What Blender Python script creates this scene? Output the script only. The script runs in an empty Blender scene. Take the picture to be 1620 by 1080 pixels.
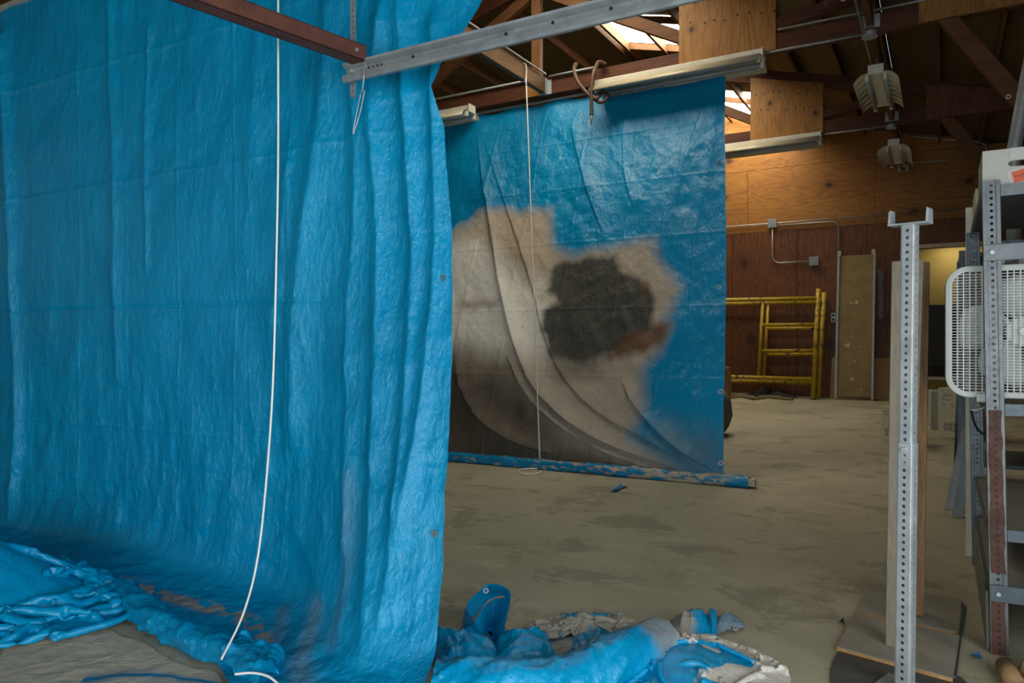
import bpy, math, random
import numpy as np
from mathutils import Vector, Matrix

# ------------------------------------------------------------------ camera, world, light, exposure
YAW = math.radians(30.2)
EYE = 1.25
FPX = 1169.0
SC = bpy.context.scene
COL = SC.collection
cam_d = bpy.data.cameras.new('camera'); cam = bpy.data.objects.new('camera', cam_d); COL.objects.link(cam)
cam.location = (0, 0, EYE); cam.rotation_euler = (math.pi / 2, 0, YAW)
cam_d.sensor_width = 36.0; cam_d.lens = FPX / 1620 * 36.0; cam_d.clip_start = 0.05
SC.camera = cam
SC.view_settings.view_transform = 'Standard'; SC.view_settings.look = 'None'
SC.view_settings.gamma = 1.0; SC.view_settings.use_curve_mapping = False
SC.view_settings.exposure = 0.0
world = bpy.data.worlds.new('world'); SC.world = world; world.use_nodes = True
bg = world.node_tree.nodes['Background']
bg.inputs[0].default_value = (0.62, 0.72, 0.85, 1); bg.inputs[1].default_value = 1.0

def area_light(name, loc, rot, sx, sy, power, color):
    l = bpy.data.lights.new(name, 'AREA'); l.shape = 'RECTANGLE'; l.size = sx; l.size_y = sy
    l.energy = power; l.color = color
    o = bpy.data.objects.new(name, l); COL.objects.link(o); o.location = loc; o.rotation_euler = rot
    return o
# daylight entering through the open vehicle door in the right wall (just behind the camera)
area_light('door_daylight', (1.42, -0.45, 1.2), (0, math.radians(90), 0), 2.3, 5.2, 185, (0.93, 0.97, 1.0))
# daylight through the second open door in the front wall behind the camera, and a small window in the left wall
area_light('front_door_daylight', (-0.75, -3.68, 1.15), (math.radians(90), 0, 0), 1.9, 2.2, 135, (0.95, 0.98, 1.0))
area_light('window_daylight', (-9.97, -0.8, 2.8), (0, math.radians(-90), 0), 1.1, 2.2, 4, (0.88, 1.0, 0.85))
area_light('closet_fill', (0.2, 15.75, 3.1), (0, 0, 0), 0.5, 0.5, 9, (1.0, 0.9, 0.65))  # unseen fill light added to brighten the tan closet wall
SKYLIGHT_STRENGTH = 16.0

# ------------------------------------------------------------------ coordinates
C_, S_ = math.cos(YAW), math.sin(YAW)
def ray(x, y):
    r = (x - 810) / FPX
    return Vector((r * C_ - S_, C_ + r * S_, (540 - y) / FPX))
def atd(x, y, d):
    return Vector((0, 0, EYE)) + ray(x, y) * d
def onY(x, y, Y):
    v = ray(x, y); return atd(x, y, Y / v.y)
def onX(x, y, X):
    v = ray(x, y); return atd(x, y, X / v.x)
def onZ(x, y, Z=0.0):
    v = ray(x, y); return atd(x, y, (Z - EYE) / v.z)
def floor_z(Y):
    return 0.0 if Y < 7 else 0.025 * (Y - 7)
Y1, Y2, YB = 8.0, 11.5, 15.0
XR, XL, YF = 1.35, -9.95, -3.6
RIDGE = -4.3
def chord_z(X):                     # top of the truss top chords
    return 4.73 - 0.25 * (X if X > RIDGE else 2 * RIDGE - X)

# ------------------------------------------------------------------ noise (numpy)
def _hash(ix, iy, seed):
    n = (ix.astype(np.int64) * 374761393 + iy.astype(np.int64) * 668265263 + seed * 974634777) & 0xffffffff
    n = ((n ^ (n >> 13)) * 1274126177) & 0xffffffff
    return ((n ^ (n >> 16)) & 0xffff) / 65535.0
def vn(x, y, seed=0):
    x = np.asarray(x, float); y = np.asarray(y, float)
    ix = np.floor(x); iy = np.floor(y); fx = x - ix; fy = y - iy
    fx = fx * fx * fx * (fx * (fx * 6 - 15) + 10); fy = fy * fy * fy * (fy * (fy * 6 - 15) + 10)
    a = _hash(ix, iy, seed); b = _hash(ix + 1, iy, seed); c = _hash(ix, iy + 1, seed); d = _hash(ix + 1, iy + 1, seed)
    return (a + (b - a) * fx) * (1 - fy) + (c + (d - c) * fx) * fy
def fbm(x, y, oct=4, seed=0):
    t = 0; a = 0.5; s = 0
    for k in range(oct):
        t = t + a * vn(x * 2 ** k, y * 2 ** k, seed + k); s += a; a *= 0.5
    return t / s
def ridged(x, y, oct=4, seed=0):
    t = 0; a = 0.5; s = 0
    for k in range(oct):
        t = t + a * (1 - np.abs(2 * vn(x * 2 ** k + 3.7 * k, y * 2 ** k - 1.3 * k, seed + k) - 1)) ** 2; s += a; a *= 0.5
    return t / s

def crumple(x, y, seed, lam=.3, n=14, stretch=1.0):   # sharp-edged facets: windowed triangle waves
    rg = np.random.RandomState(seed); out = np.zeros(np.shape(x))
    for k in range(n):
        th = rg.uniform(0, math.pi); l = lam * rg.uniform(.45, 1.5); ph = rg.uniform(0, 1)
        t = (x * math.cos(th) + y * math.sin(th) * stretch) / l + ph + .8 * (vn(x / l * .35 + k, y / l * .35, seed + k) - .5)
        w = np.clip((vn(x / lam * .45 + 3 * k, y / lam * .45 - k, seed + 50 + k) - .42) * 4, 0, 1)
        out += (np.abs((t % 1) * 2 - 1) - .5) * (l / lam) * w
    return out / math.sqrt(n) * 2

# ------------------------------------------------------------------ object helpers
def tag(o, label, cat, group=None, kind=None):
    if label: o['label'] = label
    if cat: o['category'] = cat
    if group: o['group'] = group
    if kind: o['kind'] = kind
    return o
def empty(name, loc=(0, 0, 0), rotz=0.0):
    o = bpy.data.objects.new(name, None); COL.objects.link(o); o.location = loc; o.rotation_euler = (0, 0, rotz)
    o.empty_display_size = 0.1
    return o
def link_mesh(name, me, mat, parent=None, smooth=False):
    if mat: me.materials.append(mat)
    if smooth:
        me.polygons.foreach_set('use_smooth', [True] * len(me.polygons))
    o = bpy.data.objects.new(name, me); COL.objects.link(o)
    if parent: o.parent = parent
    return o
def copy_tree(o, parent=None):
    c = o.copy(); COL.objects.link(c); c.parent = parent
    for ch in list(o.children): copy_tree(ch, c)
    return c

def recenter(root, loc=None):        # children were built in world space: move them into the root's frame
    if loc is not None: root.location = loc
    m = Matrix.Translation(-Vector(root.location)); done = set()
    def walk(o):
        for ch in o.children:
            if ch.type == 'MESH' and ch.data.name not in done:
                if any(abs(v) > 1e-9 for v in ch.location): ch.location = Vector(ch.location) - Vector(root.location)
                else: ch.data.transform(m); done.add(ch.data.name)
            walk(ch)
    walk(root)
    return root
class MB:
    def __init__(s): s.v = []; s.f = []
    def add(s, vs, fs):
        n = len(s.v); s.v += [tuple(v) for v in vs]; s.f += [tuple(i + n for i in f) for f in fs]; return s
    def hexa(s, b, t):
        return s.add(list(b) + list(t), [(3, 2, 1, 0), (4, 5, 6, 7), (0, 1, 5, 4), (1, 2, 6, 5), (2, 3, 7, 6), (3, 0, 4, 7)])
    def box(s, x0, x1, y0, y1, z0, z1):
        return s.hexa([(x0, y0, z0), (x1, y0, z0), (x1, y1, z0), (x0, y1, z0)], [(x0, y0, z1), (x1, y0, z1), (x1, y1, z1), (x0, y1, z1)])
    def beam(s, p0, p1, w, h, up=(0, 0, 1)):
        p0, p1 = Vector(p0), Vector(p1); ax = (p1 - p0).normalized(); sd = ax.cross(Vector(up)).normalized(); u = sd.cross(ax).normalized()
        q = lambda p: [p - sd * w / 2 - u * h / 2, p + sd * w / 2 - u * h / 2, p + sd * w / 2 + u * h / 2, p - sd * w / 2 + u * h / 2]
        return s.hexa(q(p0), q(p1))
    def tube(s, pts, r, n=8, caps=True):
        pts = [Vector(p) for p in pts]; rings = []
        prev = None
        for i, p in enumerate(pts):
            t = (pts[min(i + 1, len(pts) - 1)] - pts[max(i - 1, 0)]).normalized()
            if prev is None:
                a = t.cross(Vector((0, 0, 1))) if abs(t.z) < 0.95 else t.cross(Vector((1, 0, 0)))
            else:
                a = prev - t * prev.dot(t)
            a.normalize(); prev = a; b = t.cross(a); rr = r[i] if isinstance(r, (list, tuple)) else r
            rings.append([p + (a * math.cos(2 * math.pi * k / n) + b * math.sin(2 * math.pi * k / n)) * rr for k in range(n)])
        vs = [v for R in rings for v in R]; fs = []
        for i in range(len(pts) - 1):
            for k in range(n):
                fs.append((i * n + k, i * n + (k + 1) % n, (i + 1) * n + (k + 1) % n, (i + 1) * n + k))
        if caps:
            fs.append(tuple(reversed(range(n)))); fs.append(tuple((len(pts) - 1) * n + k for k in range(n)))
        return s.add(vs, fs)
    def prism(s, poly, z0, z1):
        n = len(poly); vs = [(p[0], p[1], z0) for p in poly] + [(p[0], p[1], z1) for p in poly]
        fs = [tuple(reversed(range(n))), tuple(range(n, 2 * n))] + [(i, (i + 1) % n, n + (i + 1) % n, n + i) for i in range(n)]
        return s.add(vs, fs)
    def slab(s, poly, off):          # polygon in 3-D pushed along a vector
        off = Vector(off); n = len(poly); vs = [Vector(p) for p in poly] + [Vector(p) + off for p in poly]
        fs = [tuple(reversed(range(n))), tuple(range(n, 2 * n))] + [(i, (i + 1) % n, n + (i + 1) % n, n + i) for i in range(n)]
        return s.add(vs, fs)
    def disc(s, c, ax, r, t, n=14, hole=0.0):
        c = Vector(c); ax = Vector(ax).normalized()
        a = ax.cross(Vector((0, 0, 1))) if abs(ax.z) < 0.9 else ax.cross(Vector((1, 0, 0)))
        a.normalize(); b = ax.cross(a)
        ring = lambda rr, o: [c + (a * math.cos(2 * math.pi * k / n) + b * math.sin(2 * math.pi * k / n)) * rr + ax * o for k in range(n)]
        if hole <= 0:
            vs = ring(r, -t / 2) + ring(r, t / 2)
            fs = [tuple(reversed(range(n))), tuple(range(n, 2 * n))] + [(k, (k + 1) % n, n + (k + 1) % n, n + k) for k in range(n)]
        else:
            vs = ring(r, -t / 2) + ring(r, t / 2) + ring(hole, t / 2) + ring(hole, -t / 2); fs = []
            for q in range(4):
                for k in range(n):
                    fs.append((q * n + k, q * n + (k + 1) % n, ((q + 1) % 4) * n + (k + 1) % n, ((q + 1) % 4) * n + k))
        return s.add(vs, fs)
    def perforated(s, o, ax, sd, length, width, pitch, hole, first=None):
        # flat strip along ax, width along sd, centred on o (start of strip), octagonal holes
        o, ax, sd = Vector(o), Vector(ax), Vector(sd); n = int(length / pitch)
        hw, hp = width / 2, pitch / 2; k = 0.4142
        rest = length - n * pitch
        for i in range(n):
            c = o + ax * (rest / 2 + (i + 0.5) * pitch)
            outer = [(hw, 0), (hw, hp), (0, hp), (-hw, hp), (-hw, 0), (-hw, -hp), (0, -hp), (hw, -hp)]
            inner = [(hole * math.cos(j * math.pi / 4), hole * math.sin(j * math.pi / 4)) for j in range(8)]
            vs = [c + sd * a + ax * b for a, b in outer + inner]
            s.add(vs, [(j, (j + 1) % 8, 8 + (j + 1) % 8, 8 + j) for j in range(8)])
        for a0, a1 in ((0, rest / 2), (length - rest / 2, length)):
            if a1 - a0 > 1e-4:
                s.add([o - sd * hw + ax * a0, o + sd * hw + ax * a0, o + sd * hw + ax * a1, o - sd * hw + ax * a1], [(0, 1, 2, 3)])
        return s
    def mesh(s, name):
        me = bpy.data.meshes.new(name); me.from_pydata(s.v, [], s.f); me.validate(); me.update(); return me
    def build(s, name, mat, parent=None, smooth=False, bevel=0.0, solid=0.0):
        o = link_mesh(name, s.mesh(name), mat, parent, smooth)
        if solid:
            m = o.modifiers.new('solid', 'SOLIDIFY'); m.thickness = solid; m.offset = 0
        if bevel:
            m = o.modifiers.new('bevel', 'BEVEL'); m.width = bevel; m.segments = 2; m.limit_method = 'ANGLE'
        return o

def catmull(P, n, axis):
    P = np.moveaxis(np.asarray(P, float), axis, 0); m = len(P)
    t = np.linspace(0, m - 1, n); i = np.minimum(t.astype(int), m - 2); f = (t - i).reshape((-1,) + (1,) * (P.ndim - 1))
    g = lambda k: P[np.clip(k, 0, m - 1)]
    p0, p1, p2, p3 = g(i - 1), g(i), g(i + 1), g(i + 2)
    R = 0.5 * (2 * p1 + (p2 - p0) * f + (2 * p0 - 5 * p1 + 4 * p2 - p3) * f ** 2 + (3 * p1 - p0 - 3 * p2 + p3) * f ** 3)
    return np.moveaxis(R, 0, axis)
def grid_normals(P):
    a = np.gradient(P, axis=1); b = np.gradient(P, axis=0); n = np.cross(a, b)
    return n / (np.linalg.norm(n, axis=2, keepdims=True) + 1e-9)
def sheet(name, P, mat, parent=None, paint=None, uv=None):
    ny, nx = P.shape[:2]
    idx = np.arange(ny * nx).reshape(ny, nx)
    F = np.stack([idx[:-1, :-1], idx[:-1, 1:], idx[1:, 1:], idx[1:, :-1]], -1).reshape(-1, 4)
    me = bpy.data.meshes.new(name)
    me.vertices.add(ny * nx); me.vertices.foreach_set('co', P.reshape(-1).astype(np.float32))
    me.loops.add(F.size); me.loops.foreach_set('vertex_index', F.reshape(-1).astype(np.int32))
    me.polygons.add(len(F)); me.polygons.foreach_set('loop_start', np.arange(0, F.size, 4, dtype=np.int32))
    me.update(calc_edges=True)
    if uv is None:
        uv = np.stack(np.meshgrid(np.linspace(0, 1, nx), np.linspace(0, 1, ny)), -1)
    l = me.uv_layers.new(name='UVMap'); l.data.foreach_set('uv', uv.reshape(-1, 2)[F.reshape(-1)].reshape(-1).astype(np.float32))
    at = me.color_attributes.new('paint', 'FLOAT_COLOR', 'POINT')
    if paint is None: paint = np.zeros((ny, nx, 4))
    at.data.foreach_set('color', paint.reshape(-1).astype(np.float32))
    return link_mesh(name, me, mat, parent, True)
def poly_sd(px, py, poly):           # signed distance, negative inside
    d = np.full(px.shape, 1e9); ins = np.zeros(px.shape, bool); n = len(poly)
    for i in range(n):
        ax, ay = poly[i]; bx, by = poly[(i + 1) % n]
        ex, ey = bx - ax, by - ay; wx, wy = px - ax, py - ay
        t = np.clip((wx * ex + wy * ey) / (ex * ex + ey * ey + 1e-12), 0, 1)
        d = np.minimum(d, np.hypot(wx - ex * t, wy - ey * t))
        c = ((ay > py) != (by > py)) & (px < (bx - ax) * (py - ay) / (by - ay + 1e-12) + ax)
        ins ^= c
    return np.where(ins, -d, d)
def line_dist(px, py, pts):          # distance to a polyline and side sign
    d = np.full(px.shape, 1e9); sg = np.zeros(px.shape); tt = np.zeros(px.shape)
    m = len(pts) - 1
    for i in range(m):
        ax, ay = pts[i]; bx, by = pts[i + 1]
        ex, ey = bx - ax, by - ay; wx, wy = px - ax, py - ay
        t = np.clip((wx * ex + wy * ey) / (ex * ex + ey * ey + 1e-12), 0, 1)
        q = np.hypot(wx - ex * t, wy - ey * t); k = q < d
        d = np.where(k, q, d); sg = np.where(k, np.sign(ex * wy - ey * wx), sg); tt = np.where(k, (i + t) / m, tt)
    return d, sg, tt
def smooth_line(pts, n=24):
    return [tuple(p) for p in catmull(np.array(pts, float), n, 0)]
def over(paint, col, a):
    a = np.clip(a, 0, 1)[..., None]; A0 = paint[..., 3:4]; A1 = a + A0 * (1 - a)
    paint[..., :3] = (np.array(col) * a + paint[..., :3] * A0 * (1 - a)) / np.maximum(A1, 1e-6)
    paint[..., 3:4] = A1
    return paint

# ------------------------------------------------------------------ materials
class NT:
    def __init__(s, name):
        s.m = bpy.data.materials.new(name); s.m.use_nodes = True; s.t = s.m.node_tree; s.b = s.t.nodes['Principled BSDF']
    def n(s, typ, **kw):
        o = s.t.nodes.new(typ)
        for k, v in kw.items():
            if hasattr(o, k): setattr(o, k, v)
            else: o.inputs[k.replace('_', ' ')].default_value = v
        return o
    def l(s, a, b): s.t.links.new(a, b)
    def coords(s, kind='Object', scale=(1, 1, 1), rot=(0, 0, 0), rand=False):
        tc = s.n('ShaderNodeTexCoord'); mp = s.n('ShaderNodeMapping')
        mp.inputs['Scale'].default_value = scale; mp.inputs['Rotation'].default_value = rot
        s.l(tc.outputs[kind], mp.inputs['Vector'])
        if rand:
            oi = s.n('ShaderNodeObjectInfo'); ml = s.n('ShaderNodeMath', operation='MULTIPLY'); ml.inputs[1].default_value = 37.0
            s.l(oi.outputs['Random'], ml.inputs[0]); s.l(ml.outputs[0], mp.inputs['Location'])
        return mp.outputs['Vector']
    def noise(s, vec, scale, detail=4, rough=0.55, dist=0.0):
        o = s.n('ShaderNodeTexNoise'); o.inputs['Scale'].default_value = scale; o.inputs['Detail'].default_value = detail
        o.inputs['Roughness'].default_value = rough; o.inputs['Distortion'].default_value = dist
        if vec is not None: s.l(vec, o.inputs['Vector'])
        return o.outputs['Fac']
    def ramp(s, fac, stops):
        o = s.n('ShaderNodeValToRGB'); e = o.color_ramp.elements
        while len(e) < len(stops): e.new(0.5)
        for el, (p, c) in zip(e, stops):
            el.position = p; el.color = c if len(c) == 4 else (*c, 1)
        s.l(fac, o.inputs['Fac']); return o.outputs['Color']
    def mix(s, fac, a, b, blend='MIX'):
        o = s.n('ShaderNodeMix', data_type='RGBA', blend_type=blend)
        for i, v in ((0, fac), (6, a), (7, b)):
            if hasattr(v, 'is_output'): s.l(v, o.inputs[i])
            else: o.inputs[i].default_value = v if i == 0 else (*v[:3], 1)
        return o.outputs[2]
    def math(s, op, a, b=0.0):
        o = s.n('ShaderNodeMath', operation=op)
        for i, v in enumerate((a, b)):
            if hasattr(v, 'is_output'): s.l(v, o.inputs[i])
            else: o.inputs[i].default_value = v
        return o.outputs[0]
    def bump(s, h, strength=0.3, dist=0.01, prev=None):
        o = s.n('ShaderNodeBump'); o.inputs['Strength'].default_value = strength; o.inputs['Distance'].default_value = dist
        s.l(h, o.inputs['Height'])
        if prev is not None: s.l(prev, o.inputs['Normal'])
        return o.outputs['Normal']
    def done(s, color=None, rough=0.6, metal=0.0, normal=None, spec=0.5):
        if color is not None:
            if hasattr(color, 'is_output'): s.l(color, s.b.inputs['Base Color'])
            else: s.b.inputs['Base Color'].default_value = (*color[:3], 1)
        if hasattr(rough, 'is_output'): s.l(rough, s.b.inputs['Roughness'])
        else: s.b.inputs['Roughness'].default_value = rough
        s.b.inputs['Metallic'].default_value = metal
        s.b.inputs['Specular IOR Level'].default_value = spec
        if normal is not None: s.l(normal, s.b.inputs['Normal'])
        return s.m

def m_plain(name, col, rough=0.6, metal=0.0, var=0.15, scale=12, spec=0.4):
    t = NT(name); v = t.coords('Object'); f = t.noise(v, scale, 5, 0.6)
    c = t.ramp(f, [(0.3, tuple(x * (1 - var) for x in col)), (0.7, tuple(min(1, x * (1 + var)) for x in col))])
    return t.done(c, rough, metal, t.bump(f, 0.08, 0.004), spec)
def m_wood(name, dark, light, along='X', scale=1.0, rough=0.62, fine=1.0):
    t = NT(name); st = {'X': (0.12, 1, 1), 'Y': (1, 0.12, 1), 'Z': (1, 1, 0.12)}[along]
    v = t.coords('Object', tuple(a * scale for a in st), rand=True)
    f1 = t.noise(v, 9, 6, 0.6, 1.2); f2 = t.noise(v, 55 * fine, 4, 0.6, 0.4)
    c = t.ramp(f1, [(0.3, dark), (0.68, light)])
    c = t.mix(0.35, c, t.ramp(f2, [(0.35, tuple(x * 0.55 for x in dark)), (0.65, light)]))
    return t.done(c, rough, 0, t.bump(f2, 0.2, 0.003), 0.3)
def m_ply(name, dark, light, knot, rough=0.55, horiz=False, kscale=1.1, spec=0.4):
    t = NT(name)
    v = t.coords('Object', (0.35, 1, 2.4) if horiz else (2.4, 1, 0.35), rand=True)
    w = t.noise(v, 1.6, 3, 0.5, 0.6)
    rings = t.math('FRACT', t.math('MULTIPLY', w, 16.0))
    rings = t.math('ABSOLUTE', t.math('SUBTRACT', rings, 0.5))
    big = t.noise(v, 0.9, 3, 0.5)
    c = t.ramp(rings, [(0.0, tuple(a * 0.55 for a in dark)), (0.12, dark), (0.5, light)])
    c = t.mix(0.35, c, t.ramp(big, [(0.3, dark), (0.7, light)]))
    gr = t.noise(t.coords('Object', (3, 30, 160) if horiz else (160, 30, 3), rand=True), 1.0, 3, 0.6)
    c = t.mix(0.25, c, t.ramp(gr, [(0.35, tuple(a * 0.5 for a in dark)), (0.6, light)]))
    vo = t.n('ShaderNodeTexVoronoi'); vo.inputs['Scale'].default_value = kscale; vo.inputs['Randomness'].default_value = 1.0
    vo.voronoi_dimensions = '2D'; t.l(t.coords('Object', (1.0, 1.0, 1.35) if horiz else (1.3, 1.0, 1.0), (math.pi / 2, 0, 0), rand=True), vo.inputs['Vector'])
    kf = t.ramp(vo.outputs['Distance'], [(0.03, (1, 1, 1)), (0.075, (0.25, 0.25, 0.25)), (0.16, (0, 0, 0))])
    c = t.mix(kf, c, knot)
    return t.done(c, rough, 0, t.bump(gr, 0.12, 0.002), spec)
def m_metal(name, col, rough=0.4, metal=0.85, var=0.2, scale=14, rust=0.0, rcol=(0.16, 0.06, 0.03)):
    t = NT(name); v = t.coords('Object'); f = t.noise(v, scale, 5, 0.6); g = t.noise(v, 60, 3, 0.6)
    c = t.ramp(f, [(0.3, tuple(x * (1 - var) for x in col)), (0.7, tuple(min(1, x * (1 + var)) for x in col))])
    if rust > 0:
        rf = t.ramp(t.noise(v, 9, 6, 0.7), [(0.72 - rust * 0.5, (0, 0, 0)), (0.78 - rust * 0.5, (1, 1, 1))]); c = t.mix(rf, c, rcol)
    rr = t.ramp(g, [(0.3, (rough * 0.8,) * 3), (0.7, (min(1, rough * 1.25),) * 3)])
    return t.done(c, rr, metal, t.bump(g, 0.06, 0.002), 0.5)
def m_tarp(name, blue=(0.0, 0.27, 0.53), blue2=(0.0, 0.33, 0.62), rough=0.17, crinkle=0.60, trans=0.18):
    t = NT(name)
    at = t.n('ShaderNodeVertexColor'); at.layer_name = 'paint'
    vo = t.coords('Object'); uv = t.coords('UV')
    f = t.noise(vo, 1.3, 4, 0.55)
    c = t.ramp(f, [(0.3, blue), (0.7, blue2)])
    c = t.mix(at.outputs['Alpha'], c, at.outputs['Color'])
    t.b.inputs['Coat Weight'].default_value = 0.0
    wr1 = t.noise(t.coords('Object', (1.0, 1.0, 0.42)), 15, 5, 0.6, 0.25)
    wr2 = t.noise(t.coords('Object', (1.0, 1.0, 0.6)), 48, 5, 0.7, 0.3)
    weave = t.noise(t.coords('Object', (1.0, 1.0, 0.15)), 330, 2, 0.5)
    nrm = t.bump(wr1, crinkle * 0.9, 0.03); nrm = t.bump(wr2, crinkle * 0.95, 0.013, nrm); nrm = t.bump(weave, 0.14, 0.002, nrm)
    rp = t.math('MULTIPLY', at.outputs['Alpha'], 0.3)
    rr = t.math('ADD', t.math('MULTIPLY', t.noise(vo, 7, 4), 0.16), rough - 0.07); rr = t.math('ADD', rr, rp)
    t.done(c, rr, 0, nrm, 0.5)
    tr = t.n('ShaderNodeBsdfTranslucent'); t.l(c, tr.inputs['Color']); t.l(nrm, tr.inputs['Normal'])
    mx = t.n('ShaderNodeMixShader'); mx.inputs[0].default_value = trans
    out = t.t.nodes['Material Output']
    t.l(t.b.outputs[0], mx.inputs[1]); t.l(tr.outputs[0], mx.inputs[2]); t.l(mx.outputs[0], out.inputs['Surface'])
    return t.m
def m_floor():
    t = NT('concrete'); v = t.coords('Object')
    f1 = t.noise(v, 0.55, 6, 0.6, 0.6); f2 = t.noise(v, 1.9, 10, 0.72, 0.5); f3 = t.noise(v, 70, 4, 0.7)
    c = t.ramp(f1, [(0.3, (0.29, 0.27, 0.175)), (0.5, (0.40, 0.375, 0.26)), (0.72, (0.50, 0.47, 0.335))])
    pe = t.ramp(f2, [(0.41, (1, 1, 1)), (0.475, (0, 0, 0))]); c = t.mix(t.math('MULTIPLY', pe, 0.62), c, (0.19, 0.175, 0.12))
    lt = t.ramp(t.noise(t.coords('Object', (1, 1.6, 1)), 3.1, 9, 0.72, 0.3), [(0.565, (0, 0, 0)), (0.61, (1, 1, 1))])
    c = t.mix(t.math('MULTIPLY', lt, 0.5), c, (0.54, 0.50, 0.385))
    rd = t.ramp(t.noise(v, 1.1, 7, 0.7, 0.5), [(0.62, (0, 0, 0)), (0.72, (1, 1, 1))]); c = t.mix(t.math('MULTIPLY', rd, 0.3), c, (0.24, 0.12, 0.075))
    c = t.mix(0.22, c, t.ramp(f3, [(0.35, (0.10, 0.09, 0.06)), (0.65, (0.4, 0.37, 0.28))]))
    vo = t.n('ShaderNodeTexVoronoi'); vo.inputs['Scale'].default_value = 7.0; t.l(v, vo.inputs['Vector'])
    sp = t.ramp(vo.outputs['Distance'], [(0.035, (1, 1, 1)), (0.05, (0, 0, 0))])
    gate = t.ramp(t.noise(v, 3.3, 2), [(0.56, (0, 0, 0)), (0.6, (1, 1, 1))])
    c = t.mix(t.math('MULTIPLY', sp, gate), c, (0.035, 0.025, 0.018))
    nr = t.bump(f2, 0.12, 0.01); nr = t.bump(f3, 0.12, 0.003, nr)
    rr = t.ramp(f1, [(0.3, (0.5, 0.5, 0.5)), (0.7, (0.7, 0.7, 0.7))])
    return t.done(c, rr, 0, nr, 0.35)

M = {}
M['tarp'] = m_tarp('blue_tarp')
M['tarp_pile'] = m_tarp('blue_tarp_crumpled', rough=0.18, crinkle=0.35)
M['tarp_back'] = m_tarp('blue_tarp_painted', blue=(0.0, 0.25, 0.52), blue2=(0.0, 0.30, 0.60), rough=0.19, crinkle=0.50)
M['floor'] = m_floor()
M['beam_red'] = m_wood('stained_beam', (0.055, 0.016, 0.007), (0.12, 0.042, 0.018), 'X')
M['beam_y'] = m_wood('joist_wood', (0.085, 0.040, 0.014), (0.18, 0.09, 0.033), 'Y')
M['purlin'] = m_wood('purlin_wood', (0.085, 0.034, 0.012), (0.18, 0.08, 0.028), 'Y')
M['web'] = m_wood('web_wood', (0.085, 0.034, 0.012), (0.17, 0.075, 0.027), 'X')
M['post_wood'] = m_wood('upright_wood', (0.10, 0.04, 0.014), (0.19, 0.085, 0.03), 'Z')
M['sheath'] = m_wood('roof_sheathing', (0.080, 0.055, 0.020), (0.13, 0.092, 0.036), 'Y', 0.5)
M['ply_up'] = m_ply('plywood_honey', (0.22, 0.085, 0.012), (0.36, 0.16, 0.027), (0.04, 0.012, 0.004), horiz=True, kscale=0.85)
M['ply_low'] = m_ply('plywood_redbrown', (0.075, 0.022, 0.007), (0.185, 0.066, 0.019), (0.05, 0.016, 0.006), horiz=False, kscale=0.5)
M['gusset'] = m_ply('plywood_gusset', (0.24, 0.10, 0.018), (0.38, 0.18, 0.04), (0.035, 0.012, 0.005), kscale=1.6)
M['galv'] = m_metal('galvanised', (0.36, 0.40, 0.41), 0.5, 0.45)
M['galv_dull'] = m_metal('galvanised_dull', (0.25, 0.28, 0.29), 0.55, 0.45)
M['shelf_metal'] = m_metal('shelf_steel', (0.075, 0.10, 0.115), 0.45, 0.5)
M['shelf_bright'] = m_metal('shelf_steel_bright', (0.12, 0.138, 0.145), 0.42, 0.5)
M['rustpaint'] = m_metal('red_oxide', (0.070, 0.026, 0.014), 0.7, 0.0, 0.35)
M['rusty'] = m_metal('rusty_beam', (0.085, 0.028, 0.017), 0.65, 0.1, 0.3)
M['conduit'] = m_metal('conduit', (0.30, 0.31, 0.29), 0.45, 0.5)
M['fix_white'] = m_plain('fixture_enamel', (0.70, 0.67, 0.55), 0.4, 0, 0.12, 8)
M['fix_cream'] = m_plain('fixture_reflector', (0.44, 0.39, 0.27), 0.3, 0, 0.12, 8, 0.6)
M['tube_shaded'] = m_plain('lamp_tube', (0.30, 0.34, 0.36), 0.25, 0, 0.03)  # lamp tubes in shadow; that shade is put into the blue-grey colour
M['black'] = m_plain('black', (0.012, 0.011, 0.010), 0.6)
M['dark'] = m_plain('dark_gap', (0.02, 0.014, 0.010), 0.8)
M['rope'] = m_plain('rope', (0.72, 0.70, 0.64), 0.8, 0, 0.08, 90)
M['wire'] = m_metal('wire', (0.4, 0.4, 0.38), 0.45, 0.6)
M['hose'] = m_plain('hose', (0.10, 0.052, 0.030), 0.55)
M['fan'] = m_plain('fan_plastic', (0.46, 0.50, 0.48), 0.45, 0, 0.05)
M['fan_blade'] = m_plain('fan_blade', (0.46, 0.50, 0.49), 0.4, 0, 0.05)
M['fan_back'] = m_plain('fan_back', (0.05, 0.07, 0.085), 0.5, 0, 0.08)
M['box'] = m_plain('white_card', (0.38, 0.39, 0.35), 0.7, 0, 0.05)
M['box_tape'] = m_plain('card_tape', (0.42, 0.43, 0.40), 0.35, 0, 0.04)
M['carton'] = m_plain('carton', (0.60, 0.55, 0.36), 0.75, 0, 0.06)
M['brown_card'] = m_plain('brown_card', (0.26, 0.16, 0.075), 0.8, 0, 0.1)
M['orange'] = m_plain('orange_label', (0.55, 0.085, 0.03), 0.4, 0, 0.04)
M['ink'] = m_plain('ink', (0.05, 0.045, 0.05), 0.6, 0, 0.02)
M['yellow'] = m_metal('yellow_paint', (0.44, 0.29, 0.012), 0.6, 0.0, 0.15, 10, 0.33, (0.06, 0.032, 0.012))
M['board'] = m_plain('stained_board', (0.28, 0.20, 0.085), 0.7, 0, 0.2, 5)
M['tan_board'] = m_plain('tan_board', (0.30, 0.19, 0.075), 0.7, 0, 0.12, 4)
M['tan'] = m_plain('tan_panel', (0.36, 0.26, 0.08), 0.7, 0, 0.05, 3)
M['cream'] = m_plain('cream_trim', (0.50, 0.44, 0.30), 0.6)
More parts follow.
